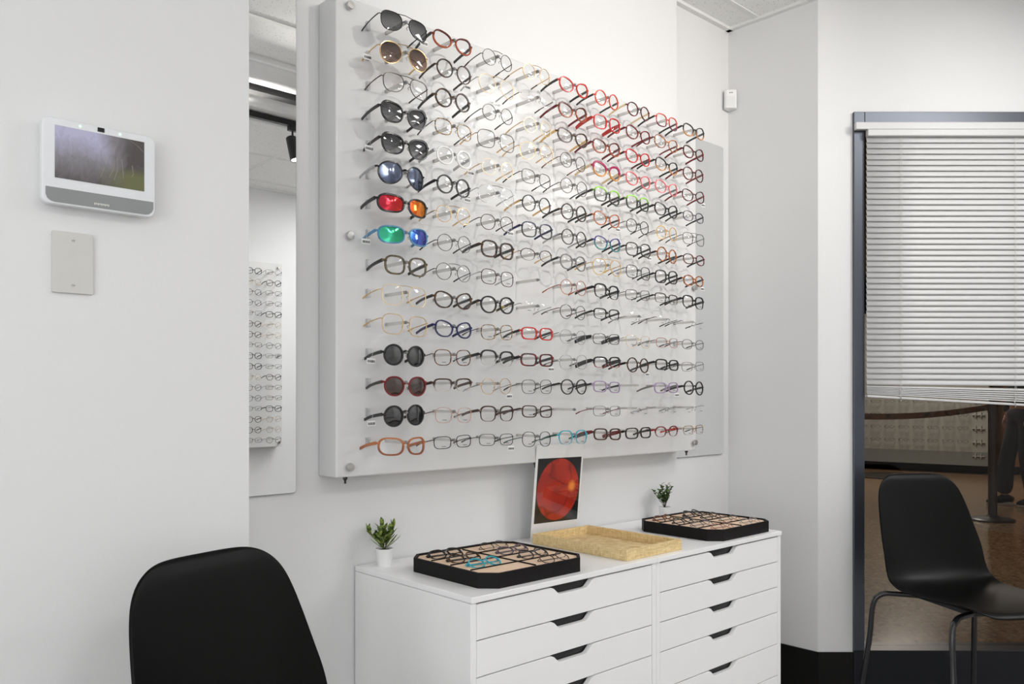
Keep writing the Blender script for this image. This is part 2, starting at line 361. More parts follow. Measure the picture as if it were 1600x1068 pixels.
# ------------------------------------------------------------------ chairs
def interp(tab, v):
    for i in range(len(tab)-1):
        if tab[i][0] <= v <= tab[i+1][0]:
            t = (v-tab[i][0])/(tab[i+1][0]-tab[i][0]); return [a+(b-a)*t for a, b in zip(tab[i][1:], tab[i+1][1:])]
    return list(tab[-1][1:])
def make_chair(loc, yaw, label):
    root = empty('moulded_chair', loc, label, 'chair', 'black plastic shell chairs', (0, 0, yaw))
    prof = smooth_path([(0, .212, .470), (0, .205, .480), (0, .18, .487), (0, .10, .482), (0, 0, .474), (0, -.10, .473), (0, -.175, .488), (0, -.212, .525), (0, -.233, .58), (0, -.255, .66), (0, -.278, .75), (0, -.300, .835), (0, -.309, .862), (0, -.318, .872)], 4)
    n = len(prof)-1; nu = 20
    wt = [(0, .185), (.1, .198), (.2, .206), (.4, .208), (.5, .205), (.58, .200), (.68, .197), (.8, .185), (.9, .171), (1.0, .156)]
    bm = bmesh.new(); g = []
    # arc length parameter
    L = [0]
    for i in range(n): L.append(L[-1]+(prof[i+1]-prof[i]).length)
    def at(v):
        q = v*L[-1]; i = 0
        while i < n-1 and L[i+1] < q: i += 1
        t = (q-L[i])/(L[i+1]-L[i]); t = min(1, max(0, t))
        d0 = (prof[min(i+1, n)]-prof[max(i-1, 0)]).normalized(); d1 = (prof[min(i+2, n)]-prof[i]).normalized()
        return prof[i].lerp(prof[i+1], t), d0.lerp(d1, t).normalized()
    NV = 40
    for j in range(NV+1):
        row = []
        for k in range(nu+1):
            u = math.sin((-1+2*k/nu)*PI/2); au = abs(u)
            rnd = 1-(1-min(1, au)**3.4)**(1/3.4) if au < 1 else 1
            v0, v1 = .09*rnd, 1-.15*rnd
            v = v0+(v1-v0)*(j/NV); p, t = at(v); hw = interp(wt, v)[0]; nrm = Vector((0, t.z, -t.y))
            if nrm.z < 0 and v < .4: nrm = -nrm
            back = min(1, max(0, (v-.42)/.22)); x = u*hw
            curl = (.026*(1-back)+.042*back*(1-.55*max(0, v-.65)/.35))*(abs(x)/.21)**2.4
            row.append(bm.verts.new(p+Vector((x, 0, 0))+Vector((0, abs(t.z), abs(t.y)))*curl))
        g.append(row)
    for i in range(NV):
        for k in range(nu): bm.faces.new((g[i][k], g[i][k+1], g[i+1][k+1], g[i+1][k]))
    sh = finish('seat_shell', bm, M_chair, root, smooth=True)
    md = sh.modifiers.new('thick', 'SOLIDIFY'); md.thickness = .007; md.offset = -1
    md = sh.modifiers.new('sub', 'SUBSURF'); md.levels = 1; md.render_levels = 2
    for sx in (-1, 1):
        for sy, fy in ((-1, -.30), (1, .19)):
            bm = bmesh.new()
            pts = smooth_path([(sx*.03, sy*.10-.05, .452), (sx*.13, sy*.15-.06, .455), (sx*.185, sy*.18-.06, .45), (sx*.210, sy*.195-.06, .41), (sx*.218, (sy*.195-.06)*.75+fy*.25, .28), (sx*.245, fy, .0)], 5)
            tube(bm, pts, .0095, 10); finish('leg', bm, M_tube, root, smooth=True)
    bm = bmesh.new(); box(bm, -.09, .09, -.19, .08, .446, .464); finish('seat_bracket', bm, M_black, root, bevel=.004)
    return root
def yaw_for(dirv): return math.atan2(dirv.y, dirv.x)-PI/2
a = math.radians(12)
cc = WC(1.545, 2.76, 0)
make_chair((cc.x, cc.y, 0), yaw_for(RV*math.sin(a)-FV*math.cos(a)), 'black shell chair with tubular legs in front of the blind and window')
make_chair((.702, 1.19, 0), yaw_for(Vector((0.27, -1, 0))), 'black shell chair, only its back in view, by the left wall below the switch plate')

# ------------------------------------------------------------------ drawer cabinets
ZT = .706; YF = 1.417; XL, XM, XR = 1.193, 1.867, 2.541
dz_list = [.0835, .0835, .0835, .1047, .1047, .1047]
def cabinet(x0, x1, label):
    r = empty('drawer_cabinet', ((x0+x1)/2, (YF+YA)/2, 0), label, 'cabinet', 'white drawer cabinets')
    ox, oy = (x0+x1)/2, (YF+YA)/2
    hw, hd = (x1-x0)/2-.0006, (YA-YF)/2-.004
    th = .014
    bm = bmesh.new(); box(bm, -hw, hw, -hd-.004, hd, ZT-th, ZT); finish('top_panel', bm, M_white, r, bevel=.0015)
    bm = bmesh.new()
    box(bm, -hw, -hw+.017, -hd, hd, 0, ZT-th-.0008); box(bm, hw-.017, hw, -hd, hd, 0, ZT-th-.0008)
    box(bm, -hw+.017, hw-.017, hd-.01, hd, .05, ZT-th-.001); box(bm, -hw+.017, hw-.017, -hd+.02, hd-.01, .05, .066)
    box(bm, -hw+.017, hw-.017, -hd+.002, -hd+.02, 0, ZT-th-.003-sum(dz_list)-.002)
    finish('body', bm, M_white, r, bevel=.001)
    z = ZT-th-.003
    for i, h in enumerate(dz_list):
        z1 = z-.0015; z0 = z-h+.0012; dw = hw-.0185
        cut = [(.083, 0), (.075, -.0015), (.068, -.005), (.056, -.0155), (.050, -.019), (.043, -.020)]
        top = [(dw, z1)]+[(x, z1+q) for x, q in cut]+[(-x, z1+q) for x, q in cut[::-1]]+[(-dw, z1)]
        pts = [(-dw, z0), (dw, z0)]+top
        bm = bmesh.new(); slab(bm, pts, -hd+.001, -hd+.016)
        fr = finish('drawer', bm, M_white, r, bevel=.0008)
        bm = bmesh.new(); box(bm, -dw+.01, dw-.01, -hd+.0185, hd-.03, z0+.01, z1+.0006); finish('drawer_box', bm, M_black, fr)  # box coloured black: the shade behind the cutouts is put into it
        z -= h
    return r
cabinet(XL, XM, 'white drawer cabinet on the left, under the first black tray')
cabinet(XM, XR, 'white drawer cabinet on the right, beside the alcove wall')

# ------------------------------------------------------------------ mirrors
def wall_mirror(x0, x1, yw, z0, z1, label):
    r = empty('wall_mirror', ((x0+x1)/2, yw, (z0+z1)/2), label, 'mirror')
    hx, hz = (x1-x0)/2, (z1-z0)/2
    bm = bmesh.new(); slab(bm, rrect(-hx, hx, -hz, hz, .008), -.0085, -.0015); finish('backing', bm, mat('mirror_edge', (.25, .27, .26), .3), r)
    bm = bmesh.new(); slab(bm, rrect(-hx+.0012, hx-.0012, -hz+.0012, hz-.0012, .007), -.010, -.0085); finish('mirror_glass', bm, M_mirror, r)
wall_mirror(.812, 1.02, YA, .913, 2.17, 'tall frameless wall mirror left of the display board')
wall_mirror(2.66, 3.012, YR, .912, 2.19, 'frameless mirror in the alcove right of the display board')

# ------------------------------------------------------------------ display board
PX0, PDX, YBF = 1.2349, .1561, 1.813
ZR0, DZR = 2.099, .0758
X0B, X1B, Z0B, Z1B = 1.0866, XE, .951, 2.158
board = empty('display_board', ((X0B+X1B)/2, YA, Z0B), 'large white wall board holding fifteen rows of glasses', 'display board')
BO = board.location
bm = bmesh.new(); box(bm, X0B-BO.x, X1B-BO.x, YBF-BO.y, -.0005, Z0B-BO.z, Z1B-BO.z)
finish('panel', bm, M_board, board, bevel=.004)
for x, z in ((1.122, 2.134), (1.122, 1.557), (1.122, .976), (2.6055, 2.134), (2.6055, 1.557), (2.6055, .981)):
    bm = bmesh.new(); lathe(bm, [(.0055, 0), (.0055, .006), (.0105, .006), (.0105, .0125), (.0095, .014), (.001, .0142)], 28)
    o = finish('mounting_knob', bm, M_steel, board, loc=(x-BO.x, YBF-BO.y, z-BO.z)); o.rotation_euler = (PI/2, 0, 0)
for x in (1.125, 1.80, 2.59):
    bm = bmesh.new(); lathe(bm, [(.006, 0), (.006, -.006), (.003, -.010), (.003, -.018)], 12); finish('cam_screw', bm, M_black, board, loc=(x-BO.x, YBF-BO.y+.02, 0))
for r in range(15):
    bm = bmesh.new(); box(bm, -.0045, .0045, -.010, 0, -.011, .011)
    finish('end_tab', bm, M_tab, board, loc=(1.1765-BO.x, YBF-BO.y, ZR0-r*DZR-BO.z))
def peg_geo(bm, x, y, z, y0, s=1):     # from the board face to the nose rest, along -y*s
    box(bm, x-.0035, x+.0035, *(sorted((y0, y))), z-.0037, z+.0037)
def rest_geo(bm, x, y, z, s=1):
    tube(bm, [(x, y+s*.006, z), (x, y+s*.001, z+.0005), (x, y-s*.006, z)], [.004, .0065, .003], 10)
peg_me = None; rest_me = None; far = bmesh.new()
for c in range(9):
    for r in range(15):
        x, z = PX0+c*PDX-BO.x, ZR0-r*DZR-BO.z
        if c*15+r < 100:
            if peg_me is None:
                bm = bmesh.new(); peg_geo(bm, 0, -.086, 0, 0); p = finish('display_peg', bm, M_peg, board); peg_me = p.data
                bm = bmesh.new(); tube(bm, [(0, -.084, .0), (0, -.089, .0), (0, -.095, -.001)], [.0034, .0048, .0025], 8); q = finish('nose_rest', bm, mat('peg_tip', (.22, .22, .22), .4), p); rest_me = q.data
            else:
                p = bpy.data.objects.new('display_peg', peg_me); COL.objects.link(p); p.parent = board
                q = bpy.data.objects.new('nose_rest', rest_me); COL.objects.link(q); q.parent = p
            p.location = (x, YBF-BO.y, z)
        else:
            peg_geo(far, x, YBF-BO.y-.086, z, YBF-BO.y)
o = finish('display_peg', far, M_peg, board); o['kind'] = 'stuff'

# ------------------------------------------------------------------ spectacles
def outline(shape, n=32):
    P = {'rnd': (.0235, .0225, 2.0, 0, 0), 'pan': (.0240, .0212, 2.25, .03, .14), 'sq': (.0255, .0205, 3.0, .03, .07), 'rect': (.0265, .0158, 3.6, .03, .05),
         'cat': (.0268, .0195, 2.5, .28, .2), 'avi': (.0285, .0255, 2.3, .0, .22), 'big': (.0290, .0245, 3.2, .0, .10), 'oval': (.0255, .0170, 2.3, .05, .04),
         'way': (.0275, .0215, 2.8, .14, .16), 'hex': (.0245, .0215, 2.6, 0, .02), 'wrap': (.0300, .0190, 3.0, .10, .12), 'nav': (.0285, .0225, 3.0, .0, .24)}[shape]
    a, b, e, lift, tap = P; pts = []
    for k in range(n):
        f = 2*PI*k/n; cx, sz = math.cos(f), math.sin(f)
        x = a*math.copysign(abs(cx)**(2/e), cx); z = b*math.copysign(abs(sz)**(2/e), sz)
        if z > 0: z += lift*b*(x/a)*(z/b)
        else: x *= 1-tap*(-z/b)**1.3
        if shape in ('avi', 'nav'):
            if z < 0: z *= 1+.10*(x/a)
            if z < 0: x += .0025*(-z/b)
        pts.append((x, z))
    return pts, a, b
def lens_geo(pts, cx, cz, wrap, side, yo, dome):
    out = []
    for x, z in pts:
        X = side*(cx+x)
        out.append(Vector((X, wrap*(abs(X)/.06)**2*.06+yo, cz+z)))
    return out
def spectacles(name, loc, label, cat, shape, rim, t, fm, tm, lens, opts='', rot=(0, 0, 0), group=None, scale=1.0, fold=False, tlen=.077, detail=True):
    root = empty(name, loc, label, cat, group, rot)
    root.scale = (scale,)*3
    if .002 <= t < .0034: t *= 1.25
    n = 32 if detail else 16
    pts, a, b = outline(shape, n)
    br = .0085 if t < .002 else .0075
    cx = br+a+.002; cz = -.009 if b > .018 else -.006
    wrap = .08 if 'w' not in opts else .22
    d = max(.0016, min(.0042, t*1.1))
    zt = 0.0
    # front rims, one mesh
    bm = bmesh.new()
    for s in (-1, 1):
        base = lens_geo(pts, cx, cz, wrap, s, 0, 0); ctr = Vector((s*cx, wrap*(cx/.06)**2*.06, cz)); rings = []
        for i, p in enumerate(base):
            tang = (base[(i+1) % n]-base[i-1]).normalized(); nr = Vector((0, -1, 0)).cross(tang).normalized()
            if nr.dot(p-ctr) < 0: nr = -nr
            tt = t; up = pts[i][1]/b
            if rim == 'B': tt = t*(1 if up > .1 else .22)                       # browline: heavy upper bar, wire below
            if rim == 'H': tt = t*(1 if up > -.15 else .18)
            if 'u' in opts and up > .3: tt = t*1.7                               # thick upper outer corner
            if 'o' in opts: tt = t*(1+.9*max(0, pts[i][0]/a)*max(0, up))
            rings.append([bm.verts.new(p+Vector((0, yy, 0))+nr*rr) for yy, rr in ((-d/2, -.0004), (-d/2, tt), (d/2, tt), (d/2, -.0004))])
        if rim != 'N':
            for i in range(n):
                A, Bq = rings[i], rings[(i+1) % n]
                for k in range(4): bm.faces.new((A[k], A[(k+1) % 4], Bq[(k+1) % 4], Bq[k]))
        else:
            for rg in rings:
                for v in rg: bm.verts.remove(v)
        # end piece
        ex = cx+a; ez = cz+b*(.45 if shape not in ('rnd', 'hex') else .2)
        et = max(.0016, t*.9)
        yb = wrap*(ex/.06)**2*.06
        hb = bmesh.new() if rim == 'N' else bm
        tube(hb, [(s*(ex-.002), yb, ez), (s*(ex+t+.002), yb+.001, ez+.001), (s*(ex+t+.0035), yb+.005, ez+.001)], et if t > .002 else .0011, 6)
        if rim == 'N': finish('hinge', hb, fm, root)
    bt = max(.0011, t*.75); zb = cz+b*.30
    if 'k' in opts: zb = cz+b*.42; bt = max(bt, .0028)
    tube(bm, [(-br-.0025, .0005, zb-.002), (-br*.5, 0, zb+.0008), (0, -.0005, zb+.0018), (br*.5, 0, zb+.0008), (br+.0025, .0005, zb-.002)], bt, 6)
    if 'd' in opts:
        tube(bm, [(-cx*.55, .0003, cz+b*.97), (0, -.001, cz+b*1.04), (cx*.55, .0003, cz+b*.97)], max(.0009, t*.5), 6)
    finish('bridge' if rim == 'N' else 'frame_front', bm, fm, root)
    # lenses
    for s in (-1, 1):
        bm = bmesh.new(); base = lens_geo(pts, cx, cz, wrap, s, 0, 0)
        ctr = Vector((s*cx, wrap*(cx/.06)**2*.06, cz)); ri = [bm.verts.new(p) for p in base]
        mid = [bm.verts.new(ctr+(p-ctr)*.55+Vector((0, -.0016, 0))) for p in base]; cv = bm.verts.new(ctr+Vector((0, -.0024, 0)))
        for i in range(n):
            bm.faces.new((ri[i], ri[(i+1) % n], mid[(i+1) % n], mid[i])); bm.faces.new((mid[i], mid[(i+1) % n], cv))
        lo = finish('lens', bm, lens, root, smooth=True)
        if 'm' in opts and detail:          # demo print on the lens
            bm = bmesh.new()
            for q in range(4): box(bm, s*cx-.007+q*.0035, s*cx-.0045+q*.0035, -.0034, -.0030, cz-b*.62-.0011, cz-b*.62+.0006)
            finish('lens_print', bm, M_ink, lo)
    # nose pads
    if detail:
        for s in (-1, 1):
            bm = bmesh.new(); tube(bm, [(s*br, .001, zb-.006), (s*(br-.0015), .006, zb-.009), (s*(br+.001), .0055, zb-.014)], [.0008, .0018, .001], 6)
            finish('nose_pad', bm, MATS.get('padclr') or glass_mat('padclr', (.9, .9, .9), .0, .35, (.6, .6, .58), .4), root)
    # temples
    ex = cx+a+t+.0035; yb = wrap*((cx+a)/.06)**2*.06+.005; ez = cz+b*(.45 if shape not in ('rnd', 'hex') else .2)+.001
    th = .0011 if t < .0019 else min(.0044, t*1.15)
    if 'T' in opts: th = .0062
    for s in (-1, 1):
        bm = bmesh.new()
        if fold:
            q = s; pth = [(s*ex, yb, ez), (s*(ex-.01), yb+.006+.002*s, ez), (-s*ex*.55, yb+.008+.003*s, ez-.002), (-s*ex*.8, yb+.008+.003*s, ez-.012)]
        else: pth = [(s*ex, yb-.001, ez), (s*(ex+.0003), yb+tlen*.3, ez-.0035), (s*(ex-.001), yb+tlen*.65, ez-.0085), (s*(ex-.003), yb+tlen*.97, ez-.016)]
        pp = smooth_path(pth, 4); m_ = len(pp); rings = []
        ww = .0008 if th < .0015 else .0014
        for i, p in enumerate(pp):
            hh = th*(1-.25*i/m_) if th > .0015 else th*(1 if i < m_*.66 else 1.7)
            if 'T' in opts: hh = th*(.75+.35*math.sin(PI*i/m_))
            tg = (pp[min(i+1, m_-1)]-pp[max(i-1, 0)]).normalized(); sd = tg.cross(Vector((0, 0, 1))).normalized(); upv = sd.cross(tg)
            rings.append([bm.verts.new(p+sd*x_*ww+upv*z_*hh) for x_, z_ in ((-1, -1), (1, -1), (1, 1), (-1, 1))])
        for i in range(m_-1):
            for k in range(4): bm.faces.new((rings[i][k], rings[i][(k+1) % 4], rings[i+1][(k+1) % 4], rings[i+1][k]))
        bm.faces.new(rings[0]); bm.faces.new(rings[-1][::-1])
        tp = finish('temple', bm, tm, root)
        if 't' in opts and th < .002 and detail and not fold:        # plastic ear tips on wire temples
            bm = bmesh.new(); tube(bm, pp[int(m_*.62):], .0021, 6); finish('ear_tip', bm, MATS.get('eartip') or mat('eartip', (.03, .02, .015), .35), tp)
    if 'g' in opts or 'G' in opts:          # barcode tag on a thread
        sx = -1 if 'g' in opts else 1
        x0 = sx*(ex)+(.004 if sx < 0 else -.012); y0 = yb+(.03 if sx < 0 else -.006); z0 = ez-.022 if sx < 0 else ez-.034
        if sx < 0: x0 -= .012
        bm = bmesh.new(); slab(bm, rrect(x0-.012, x0+.012, z0-.0065, z0+.0065, .001, 2), y0-.0003, y0+.0003)
        tube(bm, [(x0, y0, z0+.006), (sx*ex, y0+.004, ez)], .0003, 4)
        tg_ = finish('price_tag', bm, M_paper, root)
        bm = bmesh.new()
        xx = x0-.010
        while xx < x0+.010:
            wbar = random.choice((.0006, .0011, .0016)); box(bm, xx, xx+wbar, y0-.0006, y0-.0004, z0-.004, z0+.002); xx += wbar+random.choice((.0006, .001))
        finish('barcode', bm, M_ink, tg_)
    return root

# frame materials
FM = {
 'k': mat('frame_black', (.010, .010, .011), .22), 'kt': two_tone('frame_black_tortoise', (.012, .010, .009), S(88, 58, 34), 120),
 't': two_tone('frame_tortoise', S(48, 26, 16), S(150, 92, 46), 110), 'ta': two_tone('frame_amber_tortoise', S(96, 48, 22), S(200, 120, 58), 110),
 'br': mat('frame_brown', S(66, 42, 32), .25), 'ol': two_tone('frame_olive', S(66, 56, 36), S(104, 90, 62), 90),
 'cb': split_tone('frame_copper_brown', S(176, 106, 64), S(140, 78, 48), -.01), 'g': mat('frame_gold', S(212, 176, 120), .22, .9),
 'pg': mat('frame_pale_gold', S(222, 200, 160), .3, .8), 'rg': mat('frame_rose_gold', S(214, 170, 148), .25, .85),
 's': mat('frame_silver', S(176, 176, 178), .22, .9), 'dm': mat('frame_dark_metal', S(74, 70, 68), .28, .8), 'cu': mat('frame_copper', S(168, 100, 74), .28, .75),
 'cl': mat('frame_clear', S(232, 232, 230), .12, alpha=.55), 'w': mat('frame_white', S(236, 236, 234), .15),
 'r': mat('frame_red', S(196, 40, 34), .2), 'ro': mat('frame_red_orange', S(214, 70, 44), .2), 'dr': mat('frame_dark_red', S(112, 22, 26), .22),
 'rk': two_tone('frame_red_black', S(120, 22, 22), (.015, .01, .01), 70), 'rb': split_tone('frame_red_brown', S(92, 36, 26), S(160, 74, 40), -.004),
 'pk': mat('frame_pink', S(222, 108, 112), .2), 'mg': split_tone('frame_magenta_amber', S(160, 24, 78), S(206, 140, 60), -.010), 'rm': split_tone('frame_coral_plum', S(206, 78, 72), S(110, 30, 60), -.018),
 'gk': split_tone('frame_lime_black', S(150, 220, 70), (.02, .03, .02), .003), 'am': split_tone('frame_black_amber', (.016, .012, .01), S(196, 134, 74), -.014),
 'pt': split_tone('frame_purple_teal', S(66, 54, 130), S(34, 120, 128), -.004), 'nv': mat('frame_navy', S(28, 34, 84), .18), 'nk': split_tone('frame_navy_black', S(46, 54, 84), (.012, .012, .015), .002),
 'bl': mat('frame_blue', S(70, 130, 168), .2), 'tb': mat('frame_teal', S(58, 168, 186), .25), 'li': mat('frame_lilac', S(158, 138, 170), .25), 'gp': mat('frame_grey_purple', S(96, 84, 98), .25),
 'yg': mat('frame_yellow_gold', S(218, 172, 76), .2, .3), 'oy': mat('frame_orange_brown', S(178, 92, 44), .2), 'bf': split_tone('frame_brown_fade', S(64, 38, 28), S(206, 196, 186), -.010, .007),
 'kf': split_tone('frame_black_fade', (.012, .012, .012), S(210, 210, 208), -.012, .007), 'yt': two_tone('frame_black_yellow', (.02, .016, .012), S(214, 186, 40), 60, thr=.62), 'gt': two_tone('frame_gold_tortoise', S(190, 150, 80), S(60, 40, 26), 100), 'gy': mat('frame_grey', S(120, 118, 118), .25), 'dg': mat('frame_dark_green', S(26, 78, 66), .3), 'bz': split_tone('frame_black_red', (.014, .012, .012), S(170, 50, 34), -.014)}
LN = {'c': glass_mat('lens_clear', (.985, .985, .985), .018, .01), 'dk': glass_mat('lens_grey_gradient', (.1, .1, .1), .07, .02, grad=(-.036, .012, S(148, 148, 150), S(34, 34, 38))),
 'bn': glass_mat('lens_brown_gradient', (.2, .1, .1), .06, .02, grad=(-.036, .012, S(178, 152, 138), S(66, 38, 30))), 'bs': glass_mat('lens_brown_solid', S(92, 66, 56), .05, .02, (.05, .03, .025), .35),
 'gs': glass_mat('lens_dark_solid', S(44, 44, 46), .08, .02, (.02, .02, .02), .35), 'bm': mirror_lens('lens_blue_mirror', [(0, S(74, 82, 102)), (1, S(120, 130, 152))], 'Z', -.035, .01),
 'rm': mirror_lens('lens_red_mirror', [(0, S(190, 46, 66)), (.45, S(214, 60, 50)), (.6, S(226, 90, 40)), (1, S(240, 150, 50))], 'X', -.06, .06),
 'gm': mirror_lens('lens_green_mirror', [(0, S(70, 190, 150)), (.4, S(60, 170, 120)), (.6, S(60, 110, 190)), (1, S(90, 90, 180))], 'X', -.06, .06)}
